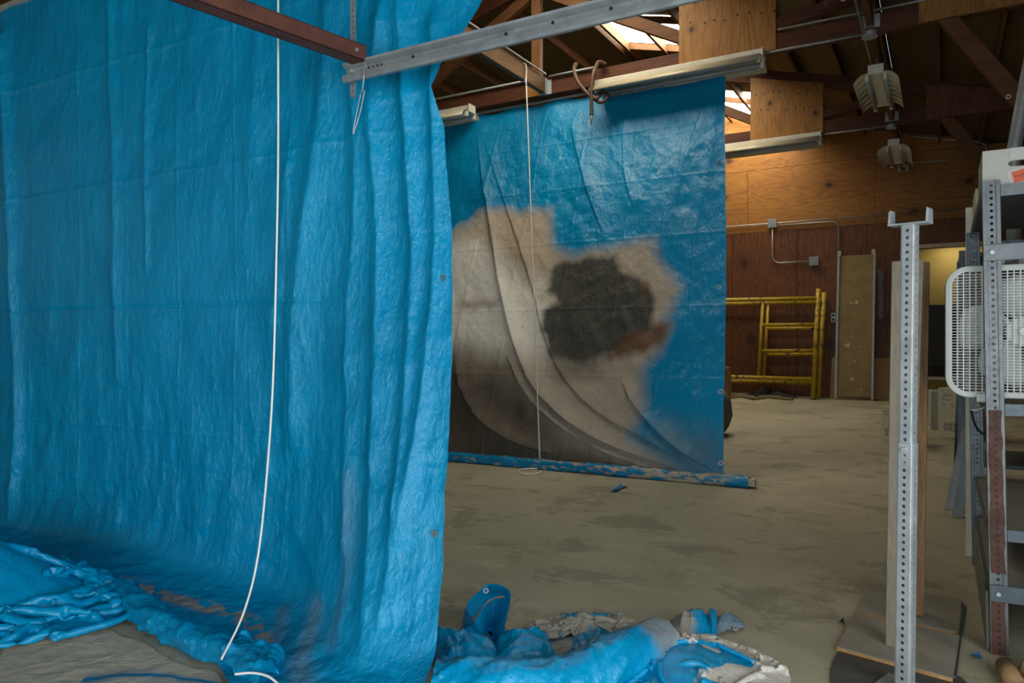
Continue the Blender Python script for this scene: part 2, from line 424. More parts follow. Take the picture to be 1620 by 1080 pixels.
M['grey_wood'] = m_wood('weathered_stud', (0.13, 0.115, 0.08), (0.23, 0.205, 0.145), 'Z', 1.5)
M['brown_stud'] = m_wood('brown_stud', (0.12, 0.062, 0.024), (0.25, 0.14, 0.06), 'Z', 1.5)
M['ply_floor'] = m_plain('grey_plywood', (0.26, 0.235, 0.18), 0.7, 0, 0.1, 6)
M['ply_edge'] = m_plain('plywood_edge', (0.42, 0.22, 0.075), 0.7, 0, 0.2, 30)
M['mat'] = m_plain('rubber_mat', (0.065, 0.062, 0.055), 0.75, 0, 0.25, 25)
M['drop'] = m_plain('drop_cloth', (0.66, 0.57, 0.41), 0.75, 0, 0.12, 7)
M['shelf_top'] = m_plain('shelf_board', (0.20, 0.19, 0.145), 0.7, 0, 0.15, 6)
M['plaster'] = m_plain('wall_board', (0.06, 0.038, 0.02), 0.8, 0, 0.15, 2)
M['grommet'] = m_metal('grommet', (0.6, 0.6, 0.58), 0.3, 0.9)
M['blue_scrap'] = m_plain('blue_scrap', (0.01, 0.17, 0.42), 0.4)
M['stick'] = m_wood('stick_wood', (0.15, 0.11, 0.055), (0.30, 0.235, 0.13), 'X', 2)
M['grey_sack'] = m_plain('grey_sack', (0.16, 0.15, 0.13), 0.8, 0, 0.25, 20)
def m_skylight():
    t = NT('skylight_pane'); v = t.coords('Object', (1, 14, 1))
    f = t.noise(v, 1.0, 3); c = t.ramp(f, [(0.3, (1.0, 0.86, 0.62)), (0.6, (1.0, 0.93, 0.78))])
    t.done(c, 0.4); t.l(c, t.b.inputs['Emission Color']); t.b.inputs['Emission Strength'].default_value = SKYLIGHT_STRENGTH
    return t.m
M['skylight'] = m_skylight()

# ------------------------------------------------------------------ the shell
def struct(o): o['kind'] = 'structure'; return o
fm = MB()
xs0, xs1 = XL - 0.1, XR + 3.0
fm.add([(xs0, YF - 1, 0), (xs1, YF - 1, 0), (xs1, 7, 0), (xs0, 7, 0), (xs1, YB + 1.5, floor_z(YB + 1.5)), (xs0, YB + 1.5, floor_z(YB + 1.5))], [(0, 1, 2, 3), (3, 2, 4, 5)])
struct(fm.build('floor', M['floor']))

# back wall: opening at the right for the doorway
DX0, DX1, DZ = -0.40, 0.75, 2.90
wb = MB(); wb.box(XL, DX0, YB + .02, YB + .14, 0, 6.2); wb.box(DX1, XR, YB + .02, YB + .14, 0, 6.2); wb.box(DX0, DX1, YB + .02, YB + .14, DZ, 6.2)
wall_back = struct(wb.build('wall_back', M['dark']))
def ply_panel(x0, x1, z0, z1, mat, name='plywood_panel'):
    g = 0.003; o = MB().box(x0 + g - (x0 + x1) / 2, x1 - g - (x0 + x1) / 2, -0.014, 0.0, z0 + g - (z0 + z1) / 2, z1 - g - (z0 + z1) / 2).build(name, mat, wall_back, bevel=0.0015)
    o.location = ((x0 + x1) / 2, YB + .018, (z0 + z1) / 2)
    return o
def add_panels():
    x = XL + 0.2
    edges = [-9.75, -8.51, -7.29, -6.07, -4.85, -3.63, -2.41, -1.19]
    for a, b in zip(edges[:-1], edges[1:]): ply_panel(a, b, 0.16, 3.40, M['ply_low'])
    ply_panel(-1.19, DX0, 0.16, 3.40, M['ply_low']); ply_panel(DX0, DX1, DZ, 3.40, M['ply_low']); ply_panel(DX1, XR, 0.16, 3.40, M['ply_low'])
    up = [-9.75, -8.2, -5.77, -3.33, -1.06, XR]
    for k, (a, b) in enumerate(zip(up[:-1], up[1:])):
        zt = 4.62
        ply_panel(a, b, 3.40, min(zt, 4.62), M['ply_up'])
    up2 = [-9.0, -6.6, RIDGE, -1.9, 0.45]
    for a, b in zip(up2[:-1], up2[1:]):
        m = MB(); c = Vector(((a + b) / 2, YB + .004, 4.9)); g = .003
        m.slab([Vector((a + g, 0, 4.623)) - Vector((c.x, 0, c.z)), Vector((b - g, 0, 4.623)) - Vector((c.x, 0, c.z)), Vector((b - g, 0, max(4.63, chord_z(b) + .13))) - Vector((c.x, 0, c.z)), Vector((a + g, 0, chord_z(a) + .13)) - Vector((c.x, 0, c.z))], (0, .014, 0))
        o = m.build('plywood_panel', M['ply_up'], wall_back); o.location = c
add_panels()
wl = MB(); wl.box(XL - .12, XL, YF, -1.95, 0, 4.8); wl.box(XL - .12, XL, .35, YB + .1, 0, 4.8); wl.box(XL - .12, XL, -1.95, .35, 0, 2.2); wl.box(XL - .12, XL, -1.95, .35, 3.4, 4.8)
struct(wl.build('wall_left', M['plaster']))
wf = MB(); wf.box(XL, -1.75, YF - .12, YF, 0, 6.0); wf.box(.25, XR, YF - .12, YF, 0, 6.0); wf.box(-1.75, .25, YF - .12, YF, 2.3, 6.0)
struct(wf.build('wall_front', M['plaster']))
wr = MB(); wr.box(XR, XR + .12, 2.25, YB + .1, 0, 4.55); wr.box(XR, XR + .12, YF, -3.05, 0, 4.55); wr.box(XR, XR + .12, -3.05, 2.25, 2.5, 4.55)
struct(wr.build('wall_right', M['ply_low']))
# doorway in the back wall: trim, and the small room behind
dr = MB(); z0 = floor_z(YB)
dr.box(DX0 - .02, DX1 + .02, YB - .03, YB + .14, DZ, DZ + 0.07)
struct(dr.build('door_1', M['cream']))
rm = MB(); rm.box(DX0 - .3, DX1 + .3, YB + 1.2, YB + 1.3, z0, 3.2); rm.box(DX0 - .4, DX0 - .3, YB + .14, YB + 1.3, z0, 3.2); rm.box(DX1 + .3, DX1 + .4, YB + .14, YB + 1.3, z0, 3.2); rm.box(DX0 - .4, DX1 + .4, YB + .14, YB + 1.3, 3.2, 3.3)
struct(rm.build('wall_closet', M['tan']))

# roof: sheathing panels in cells, skylight panes in three of them, purlins beneath
ceil = empty('ceiling'); struct(ceil)
yed = [9.75 + 1.1667 * k for k in range(-12, 5)]; yed[0] = YF - .1; yed[-1] = YB + .15
xed = [RIDGE, -2.45, -0.6, XR + .1]
sky = []
for i in range(len(yed) - 1):
    for side in (0, 1):
        for j in range(3):
            a, b = xed[j], xed[j + 1]
            if side: a, b = 2 * RIDGE - b, 2 * RIDGE - a
            y0, y1 = yed[i] + .003, yed[i + 1] - .003
            q = [(a + .003, y0), (b - .003, y0), (b - .003, y1), (a + .003, y1)]
            vs = [Vector((x, y, chord_z(x) + 0.145)) for x, y in q]
            is_sky = side == 0 and j == 0 and any(abs(yed[i] - s) < 0.05 for s in (6.25, 9.75, 13.25))
            c = sum(vs, Vector()) / 4
            o = MB().slab([v - c for v in vs], (0, 0, 0.018)).build('skylight_pane' if is_sky else 'sheathing_panel', M['skylight'] if is_sky else M['sheath'], ceil)
            o.location = c
            if is_sky:
                o['label'] = 'translucent skylight pane glowing with daylight'; sky.append(c)
pur_me = MB().box(-.02, .02, YF - .05 - 5, YB + .05 - 5, 0.0, 0.14).mesh('purlin'); pur_me.materials.append(M['purlin'])
px = [RIDGE + 0.06 + 0.6 * k for k in range(0, 10)]
for x in px + [2 * RIDGE - x for x in px]:
    o = bpy.data.objects.new('purlin', pur_me); COL.objects.link(o); o.parent = ceil; o.location = (x, 5, chord_z(x) + 0.0)
# skylight curbs
for c in sky:
    for dy in (-0.585, 0.585):
        b = MB().beam((RIDGE, 0, chord_z(RIDGE) - chord_z(c.x) - .06), (-2.45, 0, chord_z(-2.45) - chord_z(c.x) - .06), .04, .09).build('skylight_curb', M['purlin'], ceil)
        b.location = (c.x, c.y + dy, chord_z(c.x) + 0.14)
        b.data.transform(Matrix.Translation((-c.x, 0, 0)))

# ------------------------------------------------------------------ trusses
def truss(Y, label):
    t = empty('roof_truss', (0, Y, 0)); tag(t, label, 'truss', 'timber roof trusses')
    zb, zt = 4.24, 4.43
    MB().box(XL, XR, -.045, .045, zb, zt).build('bottom_chord', M['beam_red'], t, bevel=.004)
    for s in (0, 1):
        fx = (lambda x: x) if s == 0 else (lambda x: 2 * RIDGE - x)
        MB().beam((fx(RIDGE), 0, chord_z(RIDGE) - .1), (fx(XR - .02), 0, chord_z(XR - .02) - .1), .09, .2).build('top_chord', M['beam_red'], t, bevel=.004)
        MB().beam((fx(-4.22), 0, 5.52), (fx(-2.3), 0, 4.50), .085, .13).build('web', M['web'], t, bevel=.004)
        MB().beam((fx(-1.7), 0, 4.5), (fx(-0.55), 0, 4.66), .085, .12).build('web', M['beam_red'], t, bevel=.004)
        g = [(-2.50, 4.26), (-1.48, 4.26), (-1.48, chord_z(-1.48) - .13), (-2.50, chord_z(-2.5) - .13)]
        g = [Vector((fx(x), -.058, z)) for x, z in g]; cc = sum(g, Vector()) / 4
        o = MB().slab([p - cc for p in g], (0, .013, 0)).build('gusset', M['gusset'], t, bevel=.001); o.location = cc
        g = [(-0.19, 4.25), (1.22, 4.25), (1.22, chord_z(1.22) - .03), (-.19, chord_z(-.19) - .06)]
        g = [Vector((fx(x), -.058, z)) for x, z in g]; cc = sum(g, Vector()) / 4
        o = MB().slab([p - cc for p in g], (0, .013, 0)).build('gusset', M['ply_low'] if Y > 9 else M['gusset'], t, bevel=.001); o.location = cc
        k0 = Vector((fx(0.03), 0, 4.27)); k1 = Vector((fx(1.30), 0, 2.35))
        MB().beam(k0, k1, .09, .14).build('knee_brace', M['web'], t, bevel=.004)
    MB().box(RIDGE - .06, RIDGE + .06, -.04, .04, zt - .02, chord_z(RIDGE) - .12).build('king_post', M['post_wood'], t, bevel=.004)
    o = MB().box(-.13, .13, -.013, 0, -.1, .1).build('gusset', M['gusset'], t); o.location = (RIDGE, -.047, 4.345)
    # nails of the two visible gussets
    nl = MB(); rr = random.Random(int(Y))
    for k in range(16): nl.disc((-2.42 + .062 * k + rr.uniform(-.02, .02), -.06, (4.72 if k % 2 else 4.95) + rr.uniform(-.03, .03) - .02 * k / 4), (0, 1, 0), .011, .004, 8)
    nl.build('nail_heads', M['black'], t)['kind'] = 'stuff'
    return t
truss(Y1, 'nearer timber roof truss with plywood gusset above the paint-sprayed tarp')
truss(Y2, 'farther timber roof truss with plywood gusset and sloping top chord')

# joists carried by hangers on the trusses
def joist(X, y0, y1, label, mat, w=.065, h=.19, zt=4.43):
    t = empty('ceiling_joist', (X, y1, zt - h)); tag(t, label, 'joist', 'joists between the trusses')
    MB().box(-w / 2, w / 2, y0 - y1, -.055, 0, h).build('timber', mat, t, bevel=.004)
    hg = MB()
    for s in (-1, 1):
        x = s * (w / 2 + .003)
        hg.box(min(x, x + s * .003), max(x, x + s * .003), -.12, -.05, -.004, h * .9)
        hg.box(min(x, x + s * .05), max(x, x + s * .05), -.053, -.05, 0, h * .92)
    hg.box(-w / 2, w / 2, -.12, -.05, -.005, -.001)
    hg.build('joist_hanger', M['galv'], t)
    return t
JX = -0.6
joist(-4.16, -3.5, Y1, 'honey-coloured joist with a steel hanger where the far white cord is tied', M['beam_y'])
joist(JX, -3.5, Y1, 'dark joist ending in a hanger beside the round junction box', M['beam_y'], .06, .14)
joist(JX, Y1, Y2, 'dark joist directly above the nearer end-on lamp reflector', M['beam_y'], .06, .14)
joist(JX, Y2, YB, 'dark joist above the farthest end-on lamp reflector', M['beam_y'], .06, .14)

# ------------------------------------------------------------------ fluorescent fixtures
LAST_FIX = []
def fixture(name, label, loc, L, rotz, stem=0.0):
    t = empty(name, loc, rotz); LAST_FIX.append(t); tag(t, label, 'lamp', 'fluorescent ceiling fixtures')
    h = L / 2
    hs = MB().hexa([(-h, -.055, -.085), (h, -.055, -.085), (h, .055, -.085), (-h, .055, -.085)], [(-h, -.065, 0), (h, -.065, 0), (h, .065, 0), (-h, .065, 0)])
    hs.build('housing', M['fix_white'], t, bevel=.006)
    prof = [(.052, -.070), (.09, -.066), (.13, -.075), (.17, -.10), (.20, -.135), (.215, -.165)]
    for s in (-1, 1):
        m = MB(); vs = []
        for y, z in prof: vs += [(-h + .01, s * y, z), (h - .01, s * y, z)]
        m.add(vs, [(2 * i, 2 * i + 1, 2 * i + 3, 2 * i + 2) for i in range(len(prof) - 1)])
        o = m.build('reflector', M['fix_cream'], t, smooth=True, solid=.004)
        rb = MB()
        nrib = max(4, int(L / .16))
        for k in range(nrib):
            x = -h + (k + .5) * L / nrib
            rb.tube([(x, s * y, z - .004) for y, z in prof[1:5]], .0035, 5)
        rb.build('stamped_rib', M['fix_white'], o)['kind'] = 'stuff'
    for s in (-1, 1):
        MB().tube([(-h + .04, s * .085, -.125), (h - .04, s * .085, -.125)], .019, 10).build('lamp_tube', M['tube_shaded'], t, smooth=True)
        for e in (-1, 1):
            MB().box(e * (h - .03) - .02, e * (h - .03) + .02, s * .085 - .018, s * .085 + .018, -.15, -.08).build('lamp_socket', M['fix_white'], t, bevel=.005)
    for e in (-1, 1):
        MB().box(e * h - .006, e * h + .006, -.075, .075, -.088, .012).build('end_plate', M['fix_white'], t, bevel=.003)
    return t
FL = 1.87; FT = 4.235
fixture('fluorescent_fixture', 'long dusty fluorescent fixture crossing the top of the paint-sprayed tarp', (-2.515, 7.84, FT), FL, 0)
fixture('fluorescent_fixture', 'fluorescent fixture half hidden behind the upper edge of the near tarp', (-5.15 - FL / 2, 7.84, FT), FL, 0)
fixture('fluorescent_fixture', 'fluorescent fixture under the farther truss beside the tarp edge', (-2.425, 11.34, FT), FL, 0)
for yc, lb in ((5.88, 'end-on lamp reflector cut off by the top of the picture'), (9.2, 'larger end-on lamp reflector hanging below the dark joist'), (12.5, 'smaller end-on lamp reflector nearest the back wall')):
    fixture('fluorescent_fixture', lb, (JX, yc, 4.135), 1.22, math.pi / 2)
    for dy in (-.45, .45):
        st = MB().tube([(dy, 0, 0), (dy, 0, .17)], .006, 6).build('stem', M['conduit'], SC.objects[-1] if False else LAST_FIX[-1], smooth=True)

# ------------------------------------------------------------------ conduits
def conduit(name, pts, r, label, mat=None, straps=()):
    o = MB().tube(pts, r, 8).build(name, mat or M['conduit'], None, smooth=True)
    return tag(o, label, 'conduit')
def bend(p0, p1, p2, r, n=6):
    p0, p1, p2 = map(Vector, (p0, p1, p2)); a = (p0 - p1).normalized() * r; b = (p2 - p1).normalized() * r
    return [p1 + a * (1 - t) ** 2 + b * t * t for t in [k / n for k in range(n + 1)]]
conduit('conduit', [(-1.57, 7.84, 4.20), (JX - .05, 7.84, 4.20)], .013, 'bare conduit from the long near fixture to the junction box')
conduit('conduit', [(-1.47, 11.34, 4.20), (JX - .05, 11.34, 4.20)], .012, 'bare conduit from the farther truss fixture to its junction box')
conduit('conduit', [(-3.5, 7.93, 4.445), (-3.9, 7.93, 4.445), (-4.1, 7.93, 4.445)], .014, 'short conduit on top of the near truss beside the coiled hose')
conduit('conduit', [(-8, 7.93, 4.45), (-4.3, 7.93, 4.45)], .014, 'thin conduit running along the near truss left of the king post')
conduit('conduit', [(-1.46, 7.93, 4.45), (XR - .05, 7.93, 4.45)], .013, 'conduit along the top of the near truss right of the gusset')
conduit('conduit', [(-4.105, -3, 4.45), (-4.105, 7.85, 4.45)], .012, 'conduit lying along the top of the honey-coloured joist')
conduit('conduit', [(JX - .045, -3, 4.30), (JX - .045, 9.0, 4.18)], .013, 'conduit strapped beside the dark joist feeding the lamp reflectors')
zc = 3.545
bx = onY(1222, 352, YB)
conduit('wall_conduit', [(XL + 2, YB - .03, zc), (XR - .02, YB - .03, zc)], .013, 'long horizontal conduit across the back wall')
p = onY(1222, 360, YB - .03); q = onY(1220, 410, YB - .03); e = onY(1288, 413, YB - .03)
conduit('wall_conduit', [Vector((p.x, YB - .03, zc))] + bend((p.x, YB - .03, zc), (p.x, YB - .03, e.z), (e.x, YB - .03, e.z), .16) + [Vector((e.x, YB - .03, e.z))], .013, 'conduit dropping from the square wall box and turning to the lower box')
p2 = onY(1327, 360, YB - .03)
conduit('wall_conduit', [Vector((p.x, YB - .04, zc - .05))] + bend((p.x, YB - .04, zc - .05), (p2.x, YB - .04, zc - .05), (p2.x, YB - .04, 2.6), .16) + [Vector((p2.x, YB - .04, 2.55))], .012, 'conduit bending down behind the tall rolling board')
b0 = onY(1417, 212, 14.8); b1 = onY(1504, 221, 14.8); b2 = onY(1545, 224, 14.8); b3 = onY(1562, 240, 14.8)
conduit('wall_conduit', [b0, b1, b2, (b2 + b3) / 2 + Vector((.05, 0, .03)), b3], .018, 'conduit sloping below the eaves with a bent end')
c0 = onY(1440, 257, 14.9); c1 = onY(1532, 251, 14.9)
conduit('wall_conduit', [c0, c1], .010, 'thin wire line high on the back wall right of the last reflector', M['wire'])

def jbox(name, loc, s, label, rnd=False):
    t = empty(name, loc); tag(t, label, 'electrical box')
    if rnd:
        MB().disc((0, 0, 0), (0, 0, 1), s, .045, 18).build('body', M['galv'], t, bevel=.004)
        MB().disc((0, 0, -.026), (0, 0, 1), s * 1.12, .006, 18).build('cover', M['galv'], t)
    else:
        MB().box(-s, s, -.05, 0, -s, s).build('body', M['galv_dull'], t, bevel=.006)
        MB().box(-s * 1.05, s * 1.05, -.056, -.05, -s * 1.05, s * 1.05).build('cover', M['galv_dull'], t, bevel=.003)
    sc = MB(); ax = (0, 0, 1) if rnd else (0, 1, 0)
    for k in (-1, 1): sc.disc((k * s * .6, 0 if rnd else -.058, -.031 if rnd else k * s * .6), ax, .007, .005, 8)
    sc.build('screw', M['conduit'], t)['kind'] = 'stuff'
jbox('junction_box', (JX, 7.84, 4.19), .065, 'round junction box below the near truss at the dark joist', True)
jbox('junction_box', (JX, 11.34, 4.19), .06, 'small round junction box below the farther truss', True)
jbox('junction_box', (p.x, YB - .005, zc), .08, 'square box on the long wall conduit')
jbox('junction_box', (e.x, YB - .005, e.z), .08, 'square box at the end of the bent wall conduit')

# pipe carrying the back tarp, just below the truss chord
tag(MB().tube([(-9.0, 8.06, 4.205), (-1.95, 8.06, 4.205)], .018, 8).build('hanging_pipe', M['galv_dull'], None, smooth=True), 'slim pipe under the near truss from which the far tarp hangs', 'pipe')

# ------------------------------------------------------------------ back tarp
def back_tarp():
    t = empty('hanging_tarp', (-3.5, 6.5, 0)); tag(t, 'far blue tarp sprayed with white, tan and dark grey paint', 'tarp')
    Zt, Yt, Yb = 4.19, 8.06, 6.55
    X0, nx, ny = -8.2, 620, 440
    def to_sh(x, y):                 # point of the photograph -> metres on the tarp
        v = ray(x, y); k = (Yt - Yb) / Zt      # plane Y = Yb + k Z
        d = (Yb + k * EYE) / (v.y - k * v.z); P = atd(x, y, d); return (P.x, P.z)
    u = np.linspace(0, 1, nx); w = np.linspace(0, 1, ny)
    U, W = np.meshgrid(u, w); Z = W * (Zt - .02) + .02
    XRt = -2.02 + (1 - Z / Zt) * 0.36
    Xg = X0 + U * (XRt - X0)
    D = np.zeros_like(Xg)            # towards the camera
    # swooping folds from the upper left to the lower right
    folds = [([(752, 200), (772, 330), (792, 450), (822, 560), (872, 640), (960, 700), (1100, 752)], .065, .14),
             ([(715, 560), (745, 640), (800, 690), (880, 722)], .07, .14),
             ([(762, 205), (800, 330), (835, 430), (870, 560), (930, 640), (1030, 700), (1120, 745)], .03, .14),
             ([(800, 560), (850, 640), (930, 700), (1040, 748)], .06, .12),
             ([(980, 600), (1010, 650), (1060, 700), (1130, 745)], .05, .10),
             ([(920, 160), (905, 200), (925, 290), (955, 380)], .03, .16),
             ([(1125, 140), (1090, 230), (1050, 330), (1040, 420)], .022, .14),
             ([(1135, 150), (1120, 260), (1095, 380), (1085, 560)], .022, .11),
             ([(1080, 150), (1040, 230), (1020, 300)], .012, .12),
             ([(990, 150), (985, 260), (1000, 330)], .02, .12)]
    for pts, a, wd in folds:
        L = smooth_line([to_sh(*p) for p in pts]); d, sg, tt = line_dist(Xg, Z, L)
        env = np.clip(np.minimum(tt, 1 - tt) * 5, 0, 1)
        D += a * env * np.exp(-(d / wd) ** 1.3) * (1 + 0.35 * sg * np.exp(-(d / wd) ** 2))
    D += .10 * (fbm(Xg * .7, Z * .5, 3, 5) - .5) + .03 * (fbm(Xg * 2.6, Z * 1.2, 3, 9) - .5)
    D += .014 * (ridged(Xg * 2.5 + Z, Z * 2.0, 4, 31) - .5)
    D += .012 * crumple(Xg, Z, 15, .5, 12, .8) + .006 * crumple(Xg, Z, 16, .2, 12)
    for xc in (-7.5, -6.9, -6.2, -5.5, -4.83, -4.2, -3.58, -2.95, -2.4):
        D += .007 * np.exp(-np.abs(Xg - xc) / .012)
    for zc2 in (0.9, 1.6, 2.35, 3.0, 3.6):
        D += .005 * np.exp(-np.abs(Z - zc2) / .012)
    D *= np.clip((1 - W) * 9, 0.25, 1)
    sag = .05 * np.sin(W * math.pi)
    Yg = Yb + (Yt - Yb) * Z / Zt - D + sag - .0
    # hang: small scallops at the top, bottom curls forward onto the floor
    Z2 = Z - .035 * W ** 8 * (0.5 + .5 * np.cos(Xg * 2 * math.pi / .62))
    # paint, and shade painted in at the lower left
    J = 0.10 * (fbm(Xg * 1.5, Z * 7, 3, 77) - .5); J2 = 0.10 * (fbm(Xg * 7, Z * 1.5, 3, 78) - .5)
    pa = np.zeros(Xg.shape + (4,))
    def spray(poly, col, soft, op=1.0):
        sd = poly_sd(Xg + J, Z + J2, [to_sh(*q) for q in poly])
        over(pa, col, op * np.clip(.5 - sd / soft, 0, 1))
    spray([(600, 390), (705, 372), (745, 352), (757, 336), (868, 333), (873, 388), (905, 400), (1033, 376), (1046, 424), (1074, 452), (1050, 505), (1058, 512), (1048, 552), (1015, 580), (1020, 640), (1000, 690), (1090, 760), (600, 745)], (.43, .36, .27), .17, .93)
    spray([(600, 400), (712, 380), (760, 350), (790, 420), (850, 450), (872, 495), (858, 560), (800, 560), (730, 545), (600, 550)], (.90, .88, .80), .34, .96)
    spray([(710, 372), (745, 352), (757, 336), (868, 333), (873, 400), (840, 440), (800, 400), (760, 380)], (.52, .42, .29), .2, .7)
    spray([(720, 478), (790, 474), (785, 484), (730, 490)], (.25, .19, .13), .10, .6)
    spray([(600, 575), (710, 560), (800, 580), (850, 640), (900, 725), (960, 752), (600, 745)], (.095, .075, .052), .42, .95)  # dark brown paint that also holds the tarp's lower-left shade
    spray([(600, 700), (800, 700), (1000, 735), (1040, 760), (600, 740)], (.10, .08, .055), .16, .8)
    spray([(868, 425), (880, 412), (972, 404), (980, 430), (1005, 436), (1030, 468), (1026, 520), (1000, 545), (925, 572), (872, 562), (857, 520), (862, 490), (884, 476), (864, 455)], (.046, .049, .041), .075, .97)
    spray([(870, 560), (960, 560), (940, 590), (880, 600)], (.10, .09, .07), .2, .6)
    spray([(985, 530), (1057, 508), (1050, 548), (960, 566)], (.13, .06, .028), .09, .9)
    spray([(1003, 438), (1022, 452), (1015, 470)], (.13, .06, .028), .05, .7)
    spray([(1000, 690), (1050, 660), (1142, 690), (1142, 760), (1060, 760)], (.13, .16, .15), .3, .5)
    # paint specks
    sp = (vn(Xg * 34, Z * 34, 5) > .955) & (vn(Xg * 2.2, Z * 4, 6) > .7) & (Z > 1.2) & (Z < 2.3) & (Xg > -4.6) & (Xg < -3.7)
    over(pa, (.10, .04, .02), sp * .8)
    fl = np.clip((fbm(Xg * 9, Z * 9, 4, 12) - .60) * 30, 0, 1) * np.clip((.55 - Z) * 5, 0, 1) * (pa[..., 3] > .5)
    P = np.stack([Xg + .012 * (fbm(Z * 3, Xg * .1, 3, 4) - .5), Yg, Z2], -1)
    sheet('tarp_sheet', P, M['tarp_back'], t, pa, np.stack([Xg, Z], -1))
    # bottom edge rolled round a timber that lies on the floor
    A = onZ(600, 714, .03); B = onZ(1186, 765, .03); n, m = 300, 28
    tt = np.linspace(0, 1, n)[None, :]; an = np.linspace(0, 2 * math.pi, m)[:, None]
    ax = np.array(B - A); cx = A.x + ax[0] * tt; cy = A.y + ax[1] * tt
    rad = .045 + .022 * (fbm(tt * 30 + 0 * an, an * 1.2, 3, 8) - .4)
    sq = 1 / np.maximum(np.abs(np.cos(an)), np.abs(np.sin(an))) ** .55
    P = np.stack([cx + 0 * an, cy + rad * sq * np.cos(an) * 1.6, np.maximum(.004, .045 + rad * sq * np.sin(an))], -1)
    pa = np.zeros(P.shape[:2] + (4,)); f = fbm(tt * 50 + 0 * an, an * 2.5, 4, 18) + .26 * np.clip(tt * 2 - 1.05, 0, 1) - .2 * np.clip(.62 - tt, 0, 1)
    over(pa, (.52, .47, .36), np.clip((f - .60) * 25, 0, 1) * np.clip((.97 - tt) * 40, 0, 1) + 0 * an)
    sheet('rolled_hem', P, M['tarp_back'], t, pa)
    dr = (B - A).normalized(); sd = Vector((-dr.y, dr.x, 0))
    MB().beam(A + dr * .1 + Vector((0, 0, .015)), B + dr * .05 + Vector((0, 0, .015)), .085, .065).build('timber', M['cream'], t, bevel=.004)
    for (x, y) in ((1138, 258), (1136, 455), (1139, 622), (1141, 735)):
        s, h = to_sh(x, y); yy = Yb + (Yt - Yb) * h / Zt
        k = int(h / Zt * (ny - 1)); j = int(np.argmin(np.abs(Xg[k] - s)))
        MB().disc((Xg[k, j], Yg[k, j] - .006, Z[k, j]), (0, 1, 0), .024, .008, 14, .012).build('grommet', M['grommet'], t)
    return recenter(t)
back_tarp()

